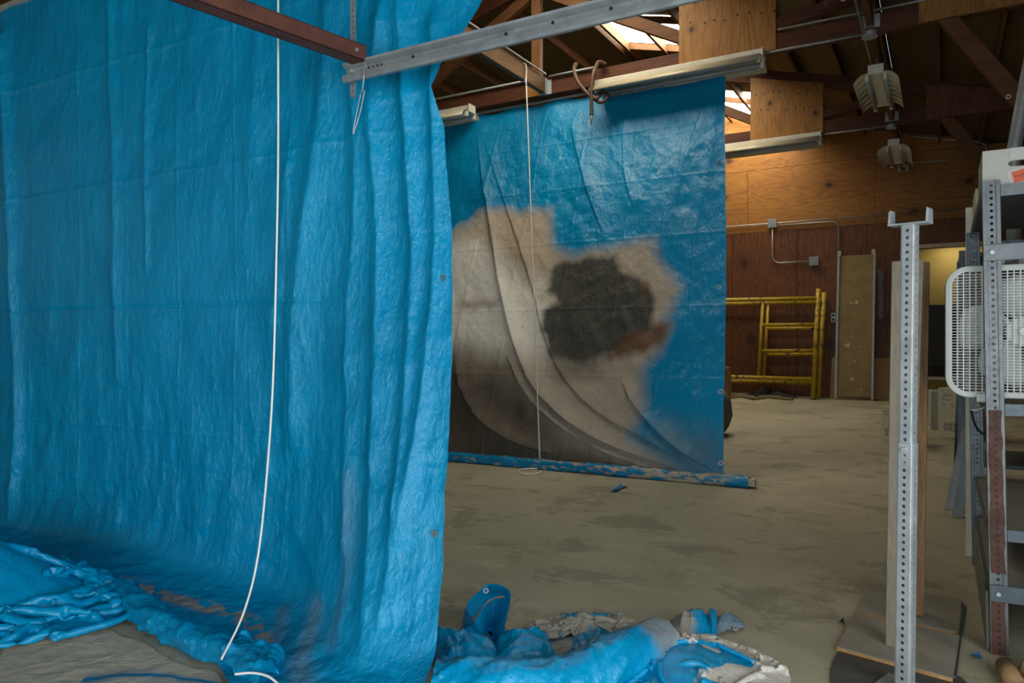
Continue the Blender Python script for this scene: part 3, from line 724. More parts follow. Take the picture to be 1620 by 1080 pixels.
# ------------------------------------------------------------------ front tarp
FY = 2.5
def front_tarp():
    t = empty('hanging_tarp', (-3.0, FY, 0)); tag(t, 'large near blue tarp filling the left half of the view', 'tarp')
    nx, ny = 760, 620; X0 = -6.4
    U, W = np.meshgrid(np.linspace(0, 1, nx), np.linspace(0, 1, ny))
    L = .50; T = W * (3.45 + L); Q = T - L          # Q<0 lies on the floor
    k = .16; sp = lambda q: .5 * (q + np.sqrt(q * q + k * k))
    H = sp(Q); OUT = sp(-Q)
    hs = np.array([-1.0, 0.0, .5, 1.1, 1.6, 2.14, 2.30, 2.40, 2.63, 2.95, 3.5]); xe = np.array([-1.42, -1.53, -1.60, -1.66, -1.73, -1.785, -1.83, -1.80, -1.66, -1.46, -1.30])
    XRt = np.interp(Q, hs, xe)
    lead = np.clip((U - .86) * 8, 0, 1) ** 2 * np.interp(Q, hs, np.array([0, 0, 0, 0, 0, -.0, -.02, 0, .05, .1, .12]))
    Xg = X0 + U ** .8 * (XRt - X0)
    D = np.zeros_like(Xg)
    def xz(x, y): P = onY(x, y, FY); return (P.x, P.z)
    ridges = [([(515, -10), (512, 130), (500, 250), (478, 430), (468, 560), (470, 700)], .045, .10),
              ([(455, 250), (445, 400), (430, 520)], .02, .06),
              ([(600, 20), (590, 130), (600, 330), (622, 600), (655, 850), (690, 1010)], .048, .075),
              ([(628, 0), (640, 150), (655, 330), (672, 560), (690, 800), (700, 960)], .042, .055),
              ([(560, 150), (565, 330), (560, 500), (590, 800), (640, 1000)], .030, .06),
              ([(400, 0), (395, 200), (380, 420)], .015, .07),
              ([(676, 30), (684, 130), (690, 300), (705, 620), (702, 820)], .035, .045),
              ([(170, 0), (172, 120), (180, 300), (185, 600)], .020, .05),
              ([(230, 40), (226, 200), (230, 420)], .012, .025),
              ([(8, 60), (20, 260), (30, 480), (42, 640), (30, 830)], .050, .05),
              ([(700, 1000), (560, 930), (470, 820)], .02, .10),
              ([(640, 1070), (520, 960), (420, 880)], .02, .09)]
    for pts, a, wd in ridges:
        Ln = smooth_line([xz(*q) for q in pts]); d, sg, tt = line_dist(Xg, Q, Ln)
        env = np.clip(np.minimum(tt + .12, 1.12 - tt) * 6, 0, 1)
        D += a * env * np.exp(-(d / wd) ** 1.4)
    rt = np.clip((Xg + 3.0) / 1.2, 0, 1)
    D += .10 * (fbm(Xg * .8, Q * .35, 2, 41) - .5) + (.004 + .045 * rt) * (fbm(Xg * 4.2 + Q * .25, Q * .5, 3, 43) - .5)
    D += (.004 + .010 * rt) * (ridged(Xg * 5 + Q * .6, Q * 2.2, 4, 44) - .5)
    low = np.clip((1.35 - Q) / 1.2, 0, 1)
    D += .016 * low * (ridged(Xg * 2.2 + Q * 1.6, Q * 2.6 - Xg, 4, 46) - .5) + .007 * low * (ridged(Xg * 6 - Q * 4, Q * 7, 3, 47) - .5)
    D += .010 * crumple(Xg, Q, 5, .42, 12, .6) + .006 * (.4 + low) * crumple(Xg, Q, 6, .16, 12, .8)
    for x in (-5.6, -4.95, -4.45, -4.0, -3.55, -3.1, -2.7):
        D += .0035 * np.exp(-np.abs(Xg - x - .03 * np.sin(Q * 1.3)) / .008)
    D += -.010 * np.exp(-np.abs(Q - 1.43) / .010) * np.clip((-2.3 - Xg) * 3, 0, 1)
    for z in (.75, 2.15, 2.85): D += .004 * np.exp(-np.abs(Q - z) / .012)
    f_ = np.clip((Xg + 2.75) / 1.0, 0, 1); shf = f_ * f_ * (3 - 2 * f_) * np.clip((1.7 - Q) / 1.7, 0, 1) ** 1.2
    on = 1 / (1 + np.exp(-Q / .05))                 # 1 on the upright part, 0 on the floor
    Yg = FY - OUT - D * on * np.clip(H * 3 + .25, 0, 1) + lead - .38 * shf
    Zg = H + np.abs(D) * (1 - on) * .8 + .006 + .02 * (1 - on) * fbm(Xg * 3, Q * 5, 3, 50)
    # top edge: sags between ties at the left
    pa = np.zeros(Xg.shape + (4,))
    J = .1 * (fbm(Xg * 2, Q * 5, 4, 60) - .5)
    strip = np.exp(-((Q + .27 + .10 * (Xg + 3.0) * 0 + J * .35) / .035) ** 2) * np.clip((Xg + 3.6) * 6, 0, 1) * np.clip((-2.25 - Xg) * 6, 0, 1)
    over(pa, (.42, .33, .22), np.clip(strip * 1.6, 0, .9) * (fbm(Xg * 20, Q * 20, 3, 61) > .42))
    for pts, a, wd in (([(590, 760), (612, 900), (625, 1000)], .22, .05), ([(560, 960), (600, 1050), (640, 1090)], .5, .06), ([(500, 1000), (560, 1080)], .35, .05)):
        d, sg, tt = line_dist(Xg + J * .3, Q, smooth_line([xz(*q) for q in pts])); over(pa, (.22, .26, .27), a * np.exp(-(d / wd) ** 2))
    tp = np.clip((Q - 3.40 + .1 * (fbm(Xg * 2, Q, 2, 3) - .5)) * 40, 0, 1) * np.clip((-3.9 - Xg) * 6, 0, 1)
    over(pa, (.50, .44, .30), tp * .9)
    P = np.stack([Xg, Yg, Zg], -1)
    sheet('tarp_sheet', P, M['tarp'], t, pa, np.stack([Xg, Q], -1))
    for q in (.52, 1.5, 2.9):
        i = int((q + L) / (3.45 + L) * (ny - 1)); c = P[i, nx - 6]
        MB().disc((c[0] - .012, c[1] - .006, c[2]), (0, 1, 0), .013, .006, 14, .006).build('grommet', M['grommet'], t)
    # hem rolled round a timber at the front of the skirt
    A = np.array(onZ(150, 925, .04)); B = np.array(onZ(425, 1078, .04)); n, m = 260, 26
    tt = np.linspace(0, 1, n)[None, :]; an = np.linspace(0, 2 * math.pi, m)[:, None]
    cx = A[0] + (B - A)[0] * tt; cy = A[1] + (B - A)[1] * tt + .02 * np.sin(tt * 9)
    rad = .05 + .035 * (ridged(tt * 9 + an * .4, an * 1.4, 3, 8) - .4)
    P = np.stack([cx + 0 * an, cy + rad * np.cos(an) * 1.2, np.maximum(.006, .05 + rad * np.sin(an))], -1)
    pa = np.zeros(P.shape[:2] + (4,)); f = fbm(tt * 40 + 0 * an, an * 2.5, 4, 18)
    sheet('rolled_hem', P, M['tarp'], t, pa)
    return recenter(t)
front_tarp()

# ------------------------------------------------------------------ crumpled tarps on the floor
def heap(name, quad, amp, wr, seed, mat, parent=None, paintf=None, n=(170, 150), power=.7, z0=.004, freq=1.0, shape=None, fine=.012):
    ny, nx = n
    U, W = np.meshgrid(np.linspace(0, 1, nx), np.linspace(0, 1, ny))
    q = [np.array(p) for p in quad]
    B = (q[0] * ((1 - U) * (1 - W))[..., None] + q[1] * (U * (1 - W))[..., None] + q[2] * (U * W)[..., None] + q[3] * ((1 - U) * W)[..., None])
    X, Y = B[..., 0], B[..., 1]
    edge = np.minimum(np.minimum(U, 1 - U), np.minimum(W, 1 - W)) * 2
    X = X + .10 * (fbm(X * 3, Y * 3, 3, seed + 3) - .5); Y = Y + .10 * (fbm(X * 3 + 9, Y * 3, 3, seed + 4) - .5)
    wx = X + .12 * fbm(X * 2 * freq, Y * 2 * freq, 2, seed + 20); wy = Y + .12 * fbm(X * 2 * freq + 5, Y * 2 * freq, 2, seed + 21)
    dome = np.clip(edge, 0, 1) ** power
    if shape is not None: dome = dome * shape(U, W)
    r = .25 + .60 * crumple(wx * freq, wy * freq, seed, .50, 5) + .20 * crumple(wx * freq, wy * freq, seed + 7, .19, 7)
    Z = z0 + amp * dome * (.55 + .9 * (fbm(X * 2.2 * freq, Y * 2.2 * freq, 2, seed + 1) - .2)) + wr * (r - .25) * np.clip(edge * 3, 0.15, 1)
    Z = np.maximum(Z, z0 + .004 * r)
    P = np.stack([X, Y, Z], -1)
    # small sideways crumple so that folds lean over
    N = grid_normals(P); P = P + N * (fine * crumple(wx * freq, wy * freq, seed + 9, .10, 12))[..., None] * np.clip(edge * 4, 0, 1)[..., None]
    P[..., 2] = np.maximum(P[..., 2], z0)
    pa = np.zeros(P.shape[:2] + (4,))
    if paintf: paintf(pa, U, W, X, Y)
    return sheet(name, P, mat, parent, pa)

def cloth_pile(n, m, sx, sy, lx, ly, bump, seed=1, steps=150, iters=8, edge=None):
    # sheet of size sx*sy squeezed into an ellipse of half axes lx, ly, settling on bump(x, y)
    rg = np.random.RandomState(seed)
    U, W = np.meshgrid(np.linspace(-.5, .5, m), np.linspace(-.5, .5, n))
    P = np.stack([U * lx * 1.7, W * ly * 1.7, np.zeros_like(U)], -1)
    def low(a):
        g = rg.rand(a, a); i = np.clip((W + .5) * (a - 1), 0, a - 1.001); j = np.clip((U + .5) * (a - 1), 0, a - 1.001)
        i0 = i.astype(int); j0 = j.astype(int); fi = i - i0; fj = j - j0
        fi = fi * fi * (3 - 2 * fi); fj = fj * fj * (3 - 2 * fj)
        return (g[i0, j0] * (1 - fi) + g[i0 + 1, j0] * fi) * (1 - fj) + (g[i0, j0 + 1] * (1 - fi) + g[i0 + 1, j0 + 1] * fi) * fj
    P[..., 2] = .12 + .28 * low(6) + .14 * low(12) + .05 * low(24)
    P[..., 0] += .10 * (low(9) - .5); P[..., 1] += .10 * (low(9) - .5)
    V = np.zeros_like(P); dx, dy = sx / (m - 1), sy / (n - 1); dd = math.hypot(dx, dy)
    def solve(A, B, L, st):
        d = B - A; l = np.linalg.norm(d, axis=-1, keepdims=True) + 1e-9
        c = d * (.5 * st * (l - L) / l); A += c; B -= c
    dt = .02
    for s in range(steps):
        V[..., 2] -= 9.8 * dt; V *= .96
        O = P.copy(); P += V * dt
        for _ in range(iters):
            for c in (0, 1):
                q = (m - c) // 2 * 2; solve(P[:, c:c + q:2], P[:, c + 1:c + q:2], dx, 1)
                q = (n - c) // 2 * 2; solve(P[c:c + q:2], P[c + 1:c + q:2], dy, 1)
            for c in (0, 1):
                q = (n - c) // 2 * 2
                solve(P[c:c + q:2, :-1], P[c + 1:c + q:2, 1:], dd, .5); solve(P[c:c + q:2, 1:], P[c + 1:c + q:2, :-1], dd, .5)
            for c in range(4):      # bending over two cells
                a = P[:, c::4]; b = P[:, c + 2::4]; w = min(a.shape[1], b.shape[1]); 
                if w: solve(a[:, :w], b[:, :w], 2 * dx, .25)
                a = P[c::4]; b = P[c + 2::4]; w = min(a.shape[0], b.shape[0]); 
                if w: solve(a[:w], b[:w], 2 * dy, .25)
            r = np.sqrt((P[..., 0] / lx) ** 2 + (P[..., 1] / ly) ** 2); f = np.where(r > 1, 1 / np.maximum(r, 1e-6), 1)
            P[..., 0] *= f; P[..., 1] *= f
            h = bump(P[..., 0], P[..., 1]); P[..., 2] = np.maximum(P[..., 2], h)
        hit = (P[..., 2] <= bump(P[..., 0], P[..., 1]) + .004)[..., None]
        V = (P - O) / dt; V = np.where(hit, V * .3, V)
        sp = np.linalg.norm(V, axis=-1, keepdims=True); V *= np.minimum(1, 2 / np.maximum(sp, 1e-6))
    return P

def sim_heap(name, u, d, n, m, sx, sy, lx, ly, bump, seed, mat, parent=None, paintf=None, steps=150, up=3, rot=0.0, fine=.006):
    P = cloth_pile(n, m, sx, sy, lx, ly, bump, seed, steps)
    P = catmull(catmull(P, n * up, 0), m * up, 1)
    U, W = np.meshgrid(np.linspace(0, 1, m * up), np.linspace(0, 1, n * up))
    P = P + grid_normals(P) * (fine * crumple(U * sx, W * sy, seed + 5, .12, 12))[..., None]
    a = YAW + rot; c, sn = math.cos(a), math.sin(a); x, y = P[..., 0].copy(), P[..., 1].copy()
    ox, oy = u * C_ - d * S_, u * S_ + d * C_
    P[..., 0] = ox + x * c - y * sn; P[..., 1] = oy + x * sn + y * c; P[..., 2] = np.maximum(P[..., 2], .006)
    pa = np.zeros(P.shape[:2] + (4,))
    if paintf: paintf(pa, U, W, P[..., 0], P[..., 1])
    return sheet(name, P, mat, parent, pa)
pile = sim_heap('crumpled_tarp', -2.42, 3.32, 72, 86, 2.35, 1.75, .76, .45, lambda x, y: .014 + .33 * np.exp(-((x + .12) ** 2 / .24 + (y - .10) ** 2 / .085)), 3, M['tarp_pile'])
tag(pile, 'bunched blue tarp heaped on the floor at the left edge', 'tarp')
def drop_paint(pa, U, W, X, Y):
    f = fbm(X * 5 + Y * 2, Y * 7, 4, 90); over(pa, (.66, .57, .41), np.ones_like(f))
    f2 = np.exp(-(np.abs(W - .52 - .25 * U + .1 * (fbm(X * 4, Y * 4, 3, 91) - .5)) / .025)) * (U > .45)
    over(pa, (.01, .24, .44), np.clip(f2 * 1.4, 0, 1))
dc = heap('drop_cloth', [onZ(-300, 1330), onZ(420, 1180), onZ(330, 1060), onZ(80, 960)], .012, .010, 250, M['tarp_pile'], None, drop_paint, (170, 170), .6, .003, .8, fine=.003)
tag(dc, 'beige drop cloth lying flat below the bunched blue tarp', 'drop cloth')

# knot of tarp and cord end by the bottom of the near cord
kn = heap('tarp_scrap', [onZ(352, 1062), onZ(432, 1088), onZ(440, 1055), onZ(372, 1030)], .085, .06, 270, M['tarp_pile'], None, None, (70, 70), .5, .05, 2.0)
tag(kn, 'small balled blue tarp corner where the near white cord ends', 'tarp')

# heap in the middle foreground
heap_root = empty('crumpled_tarp', onZ(900, 1040)); tag(heap_root, 'paint-splashed blue tarp dropped in a heap beside the near tarp edge', 'tarp')
inv = Matrix.Translation(-heap_root.location)
def to_heap(o):
    o.data.transform(inv); o.parent = heap_root; return o
def tube_cloth(name, path, ra, rb, seed, paintf=None, n=220, m=44, flat=True):
    C = catmull(np.array([list(p) for p in path], float), n, 0); T = np.gradient(C, axis=0); T /= np.linalg.norm(T, axis=1, keepdims=True)
    S = np.stack([-T[:, 1], T[:, 0], 0 * T[:, 0]], -1); S /= np.linalg.norm(S, axis=1, keepdims=True); Uv = np.cross(T, S)
    Uv *= np.sign(Uv[:, 2:3] + 1e-9)
    an = np.linspace(0, 2 * math.pi, m)[:, None]; tt = np.linspace(0, 1, n)[None, :]
    a = catmull(np.array(ra, float), n, 0)[None, :]; b = catmull(np.array(rb, float), n, 0)[None, :]
    w = 1 + .30 * (ridged(tt * 7 + an * .5, an * 1.1 + tt * 3, 3, seed) - .4) + .25 * (fbm(tt * 4 + 0 * an, np.cos(an) * 1.5, 2, seed + 2) - .5)
    P = C[None] + (a * w * np.cos(an))[..., None] * S[None] + (b * w * np.sin(an))[..., None] * Uv[None]
    P[..., 2] = np.maximum(P[..., 2], .006)
    pa = np.zeros(P.shape[:2] + (4,))
    if paintf: paintf(pa, tt + 0 * an, an + 0 * tt)
    return sheet(name, P, M['tarp_pile'], None, pa)
def roll_paint(pa, t, a):
    g = fbm(t * 6, a * 1.0, 3, 70)
    over(pa, (.27, .27, .24), np.clip((g - .45) * 6, 0, 1) * (np.sin(a - 4.1) > -.2) * .85)
    over(pa, (.27, .28, .26), np.clip((t - .86 + .06 * (g - .5)) * 25, 0, 1) * .85)
    over(pa, (.50, .45, .33), np.clip((np.sin(a - 4.0) - .25) * 3, 0, 1) * np.clip((t - .15) * 6, 0, 1) * np.clip((.62 - t) * 6, 0, 1) * .9)
roll = tube_cloth('tarp_roll', [onZ(690, 1088, .075), onZ(760, 1086, .085), onZ(840, 1088, .085), onZ(905, 1073, .085), onZ(975, 1042, .085), onZ(1045, 1008, .085)],
                  [.10, .11, .10, .095, .10, .085], [.075, .09, .085, .08, .085, .075], 71, roll_paint)
to_heap(roll)
gp = onZ(1049, 992, .12); to_heap(MB().disc(gp + Vector((0, -.02, 0)), (0.3, -1, .3), .012, .008, 14, .006).build('grommet', M['grommet']))
# upright loop of hem with grommet
fr = [(783, 1040, 3.0), (796, 1000, 3.05), (805, 965, 3.1), (806, 931, 3.12), (769, 923, 3.14), (739, 957, 3.08), (750, 985, 3.02), (770, 1015, 2.98), (792, 1046, 2.93)]
bk = [(770, 1035, 3.2), (782, 1000, 3.22), (795, 965, 3.25), (802, 944, 3.28), (775, 946, 3.3), (753, 974, 3.25), (730, 1000, 3.2), (714, 1022, 3.1), (706, 1050, 2.98)]
ctrl = np.array([[list(atd(*p)) for p in fr], [list(atd(*p)) for p in bk]]); ctrl[..., 2] = np.maximum(ctrl[..., 2], .01)
mid = (ctrl[0] + ctrl[1]) / 2; mid[5:] += np.array([0, -.02, .03])
G = catmull(catmull(np.stack([ctrl[0], mid, ctrl[1]]), 50, 0), 200, 1)
tU, tW = np.meshgrid(np.linspace(0, 3, 200), np.linspace(0, 1, 50)); N = grid_normals(G)
G = G + N * (.022 * (ridged(tU * 2, tW * 1.6, 3, 72) - .5))[..., None]; G[..., 2] = np.maximum(G[..., 2], .006)
to_heap(sheet('tarp_flap', G, M['tarp_pile']))
gp = atd(769, 934, 3.16); to_heap(MB().disc(gp, (.3, -1, .2), .012, .006, 14, .006).build('grommet', M['grommet']))
# inside of the loop
ins = np.array([[list(atd(748, 985, 3.16)), list(atd(776, 950, 3.30)), list(atd(803, 945, 3.26))], [list(atd(765, 1015, 3.14)), list(atd(780, 985, 3.28)), list(atd(800, 975, 3.2))], [list(atd(775, 1042, 3.1)), list(atd(782, 1030, 3.16)), list(atd(790, 1010, 3.1))]])
G = catmull(catmull(ins, 60, 0), 60, 1); tU, tW = np.meshgrid(np.linspace(0, 2, 60), np.linspace(0, 2, 60)); G = G + grid_normals(G) * (.03 * (ridged(tU, tW, 3, 75) - .5))[..., None]
G[..., 2] = np.maximum(G[..., 2], .006); to_heap(sheet('tarp_flap', G, M['tarp_pile']))
to_heap(heap('tarp_fold', [onZ(778, 1055), onZ(880, 1062), onZ(868, 1012), onZ(790, 1012)], .12, .03, 301, M['tarp_pile'], None, None, (80, 80), .45, .006, 1.5))
to_heap(heap('tarp_fold', [onZ(685, 1085), onZ(800, 1075), onZ(790, 1032), onZ(690, 1022)], .16, .04, 302, M['tarp_pile'], None, None, (80, 80), .4, .006, 1.5))
def grey_paint(pa, U, W, X, Y):
    f = fbm(X * 6, Y * 6, 4, 310); over(pa, (.43, .40, .32), np.clip((f - .30) * 12, 0, 1) * .97)
    f = fbm(X * 4 + 7, Y * 7, 4, 311); over(pa, (.10, .095, .08), np.clip((f - .52) * 9, 0, 1) * .9)
    f = fbm(X * 5 + 3, Y * 5, 3, 312); over(pa, (.46, .42, .33), np.clip((U - .82) * 12, 0, 1))
to_heap(sim_heap('tarp_fold', .285, 3.19, 44, 60, .85, .46, .29, .15, lambda x, y: .01 + .045 * np.exp(-(x ** 2 / .03 + y ** 2 / .008)), 8, M['tarp_pile'], None, grey_paint, 120, 3, .30))
to_heap(MB().disc(onZ(982, 974, .055) , (.2, -1, .6), .012, .006, 14, .006).build('grommet', M['grommet']))
def low_paint(pa, U, W, X, Y):
    f = fbm(X * 5, Y * 5, 3, 321); over(pa, (.40, .36, .27), np.clip((f - .40) * 14, 0, 1) * .95)
to_heap(heap('tarp_fold', [onZ(850, 1062), onZ(975, 1040), onZ(980, 1000), onZ(860, 1020)], .05, .04, 315, M['tarp_pile'], None, low_paint, (90, 110), .5, .006, 1.6))
# fan-folded corner at the right
U, W = np.meshgrid(np.linspace(0, 1, 150), np.linspace(0, 1, 60))
a = np.array([list(onZ(x, y)) for x, y in ((1052, 1016), (1090, 1022), (1128, 1018), (1140, 1004), (1180, 996))]); b = np.array([list(onZ(x, y)) for x, y in ((1062, 990), (1092, 984), (1120, 982), (1148, 980), (1172, 986))])
A_, B_ = catmull(a, 150, 0), catmull(b, 150, 0); P = A_[None] * (1 - W)[..., None] + B_[None] * W[..., None]
saw = np.interp(U, [0, .18, .38, .47, .50, .60, .64, .80, 1], [.02, .085, .09, .05, .085, .07, .03, .05, .008])
P[..., 2] = .006 + saw * np.sin(np.clip(W * 1.05, 0, 1) * math.pi) ** .6 + .012 * ridged(U * 9, W * 3, 3, 330)
pa = np.zeros(P.shape[:2] + (4,)); over(pa, (.42, .36, .28), np.clip((.22 - np.hypot(U - .12, (W - .2) * .6) + .1 * (fbm(U * 9, W * 9, 3, 5) - .5)) * 14, 0, 1) * .9)
over(pa, (.19, .22, .22), np.clip((U - .62) * 14, 0, 1) * .8)
to_heap(sheet('tarp_fold', P, M['tarp_pile'], None, pa))
to_heap(MB().disc(onZ(1163, 994, .02), (0, -.5, 1), .012, .006, 14, .006).build('grommet', M['grommet']))
def white_paint(pa, U, W, X, Y):
    f = fbm(X * 6.0, Y * 6.0, 5, 341) * .6 + .4 * fbm(X * 2.6 + 3, Y * 2.6, 2, 342)
    e = np.clip((W - .55) * 1.2, 0, .2) + np.clip((U - .70), 0, .2)
    over(pa, (.66, .63, .54), np.clip((f + e - .57) * 40, 0, 1) * .98)
to_heap(sim_heap('tarp_fold', .62, 2.79, 60, 60, .98, .84, .41, .35, lambda x, y: .008 + .085 * np.exp(-(x ** 2 / .09 + (y - .02) ** 2 / .05)), 12, M['tarp_pile'], None, white_paint, 120, 3, -.2, .004))

# ------------------------------------------------------------------ cords
def cord(name, pts, r, label, cat='rope', mat=None, n=60):
    P = catmull(np.array([list(p) for p in pts], float), n, 0)
    o = MB().tube([Vector(p) for p in P], r, 6).build(name, mat or M['rope'], None, smooth=True); return tag(o, label, cat)
cord('cord', [atd(440, -60, 2.98), atd(440, 60, 2.98), atd(440, 250, 2.97), atd(437, 420, 2.95), atd(432, 600, 2.93), atd(423, 740, 2.91), atd(408, 880, 2.88), atd(385, 970, 2.86), onZ(350, 1043, .07)], .0042, 'white cord hanging in a long curve in front of the near tarp')
cord('cord', [onZ(372, 1066, .08), onZ(400, 1064, .085), onZ(425, 1070, .08), onZ(445, 1086, .06)], .0045, 'short tail of white cord lying on the balled tarp corner')
ky = 7.40
top = Vector((-4.16, ky, 4.24))
cp = [Vector((-4.12, ky, 4.24)), Vector((-4.118, ky, 4.40)), Vector((-4.16, ky, 4.44)), Vector((-4.20, ky, 4.38)), Vector((-4.20, ky, 4.26)), Vector((-4.13, ky - .01, 4.22))]
f0 = onZ(854, 728, .08)
cord('cord', cp + [Vector((-4.10, ky - .03, 4.16)), (Vector((-4.10, ky - .03, 4.16)) * .5 + f0 * .5), f0, onZ(856, 745, .01), onZ(840, 750, .01), onZ(822, 748, .01), onZ(826, 742, .01), onZ(850, 741, .01)], .007, 'thin white cord tied to the joist and hanging before the far tarp', n=160)

# hose draped over the truss conduit
hp = [onY(908, 104, 7.80), onY(912, 101, 7.84), onY(908, 110, 7.78), onY(915, 130, 7.74), onY(932, 150, 7.70), onY(950, 162, 7.68), onY(962, 152, 7.70), onY(952, 145, 7.72), onY(944, 156, 7.66), onY(938, 150, 7.66), onY(938, 130, 7.70), onY(942, 108, 7.76), onY(947, 98, 7.82), onY(957, 101, 7.9), onY(948, 99, 7.88), onY(940, 112, 7.68), onY(936, 140, 7.64), onY(936, 165, 7.64), onY(936, 182, 7.64)]
hr = empty('air_hose', hp[0]); tag(hr, 'brown hose looped over the near truss and dangling before the far tarp', 'hose')
P = catmull(np.array([list(p - hp[0]) for p in hp]), 140, 0); MB().tube([Vector(p) for p in P], .021, 8).build('hose', M['hose'], hr, smooth=True)
MB().tube([hp[-1] - hp[0], onY(936, 188, 7.64) - hp[0], onY(935, 197, 7.64) - hp[0]], [.016, .014, .006], 8).build('nozzle', M['conduit'], hr, smooth=True)

# ------------------------------------------------------------------ overhead door track, hanger angle, brown tube
def track():
    a = onY(549, 112, 2.30); z = 2.352; xe_ = 1.30; x0 = a.x
    t = empty('door_track', (x0, 2.30, z)); tag(t, 'grey steel overhead door track crossing the top of the view', 'door track')
    prof = [(.012, -.030), (-.020, -.038), (-.028, -.030), (-.026, -.012), (-.002, -.004), (-.002, .018), (-.026, .030), (-.028, .038), (.0, .040), (.012, .034)]
    m = MB(); Lr = xe_ - x0; vs = []
    for y, zz in prof: vs += [(0, y, zz), (Lr, y, zz)]
    m.add(vs, [(2 * i, 2 * i + 1, 2 * i + 3, 2 * i + 2) for i in range(len(prof) - 1)])
    m.build('channel', M['galv_dull'], t, solid=.0025)
    h = MB()
    for px_, py_ in ((654, 90), (801, 35), (875, 35), (967, 12)):
        q = onY(px_, py_, 2.297); h.disc((q.x - x0, -.005, .008), (0, 1, 0), .006, .004, 10)
    for k in range(5): h.disc((.10 + .022 * k, -.005, .008), (0, 1, 0), .004, .004, 8)
    h.build('bolt_hole', M['black'], t)['kind'] = 'stuff'
    MB().disc((.035, -.008, .008), (0, 1, 0), .011, .01, 6).build('bolt', M['galv'], t)
track()
def hanger():
    c = onY(560, 110, 2.33); t = empty('hanger_angle', (c.x, 2.325, 2.27)); tag(t, 'perforated steel hanger strip bolted to the end of the door track', 'hanger')
    MB().perforated((0, 0, 0), (0, 0, 1), (1, 0, 0), 2.2, .030, .024, .0062).build('perforated_leg', M['galv_dull'], t, solid=.002)
    MB().box(-.0165, -.0145, 0, .03, 0, 2.2).build('side_leg', M['galv_dull'], t)
hanger()
def brown_tube():
    a = Vector(atd(571, 88, 3.0)); b = Vector(atd(320, -3, (a.z - EYE) * FPX / 543)); b.z = a.z; b = b + (b - a) * 1.2
    t = empty('steel_tube', a); tag(t, 'rusty brown square tube reaching in from the upper left', 'tube')
    ax = (b - a).normalized(); sd = ax.cross(Vector((0, 0, 1))).normalized(); L = (b - a).length; w, h = .07, .062; th = .004
    m = MB(); up = Vector((0, 0, 1))
    for o, s in ((1, w), (-1, w)):
        m.beam(sd * o * (w / 2 - th / 2), sd * o * (w / 2 - th / 2) + ax * L, th, h)
        m.beam(up * o * (h / 2 - th / 2), up * o * (h / 2 - th / 2) + ax * L, w, th)
    m.build('tube', M['rusty'], t)
    MB().disc(ax * .05 + sd * .0 - up * 0, sd, .008, w + .012, 6).build('bolt', M['galv_dull'], t)
brown_tube()
wp = [onY(577, 96, 2.27), onY(576, 118, 2.26), onY(573, 143, 2.27), onY(571, 145, 2.27), onY(576, 145, 2.27), onY(569, 180, 2.28), onY(561, 205, 2.28), onY(559, 212, 2.28), onY(560, 200, 2.28), onY(571, 147, 2.28)]
cord('wire_hook', wp, .0022, 'thin bent wire hook dangling from the door track', 'wire', M['wire'], 80)

# ------------------------------------------------------------------ adjustable perforated post
def post():
    b = Vector((-.115, 2.975, .0066)); t = empty('support_post', b, math.radians(-18)); tag(t, 'galvanised perforated telescoping post with a U-shaped head', 'post')
    t.rotation_euler = (0, math.radians(.62), math.radians(-18))
    MB().box(-.09, .09, -.09, .09, .0, .008).build('base_plate', M['galv_dull'], t)
    def tube(name, w, z0, z1, mat):
        m = MB(); L = z1 - z0
        for k in range(4):
            R = Matrix.Rotation(k * math.pi / 2, 3, 'Z'); n = R @ Vector((0, -1, 0)); s = R @ Vector((1, 0, 0))
            r = w * .12
            m.perforated(n * w / 2 + Vector((0, 0, z0)), (0, 0, 1), s, L, w - 2 * r, .0254, .0062)
            c = (n + s) * (w / 2)
            p = [n * w / 2 + s * (w / 2 - r), n * (w / 2 - r * .3) + s * (w / 2 - r * .3), n * (w / 2 - r) + s * w / 2]
            for i in range(2):
                m.add([p[i] + Vector((0, 0, z0)), p[i + 1] + Vector((0, 0, z0)), p[i + 1] + Vector((0, 0, z1)), p[i] + Vector((0, 0, z1))], [(0, 1, 2, 3)])
        return m.build(name, mat, t, solid=.003)
    tube('lower_tube', .052, .008, .885, M['galv'])
    tube('upper_tube', .045, .80, 1.655, M['galv'])
    MB().disc((0, -.031, .862), (0, 1, 0), .010, .012, 6).build('bolt', M['galv'], t, bevel=.001)
    MB().box(-.065, .065, -.03, .03, 1.655, 1.661).build('head_plate', M['galv'], t)
    for s in (-1, 1):
        x = s * .065
        MB().hexa([(x, -.03, 1.655), (x - s * .006, -.03, 1.655), (x - s * .006, .03, 1.655), (x, .03, 1.655)][::s], [(x + s * .002, -.022, 1.705), (x - s * .006, -.022, 1.712), (x - s * .006, .022, 1.712), (x + s * .002, .022, 1.705)][::s]).build('head_ear', M['galv'], t, bevel=.002)
post()

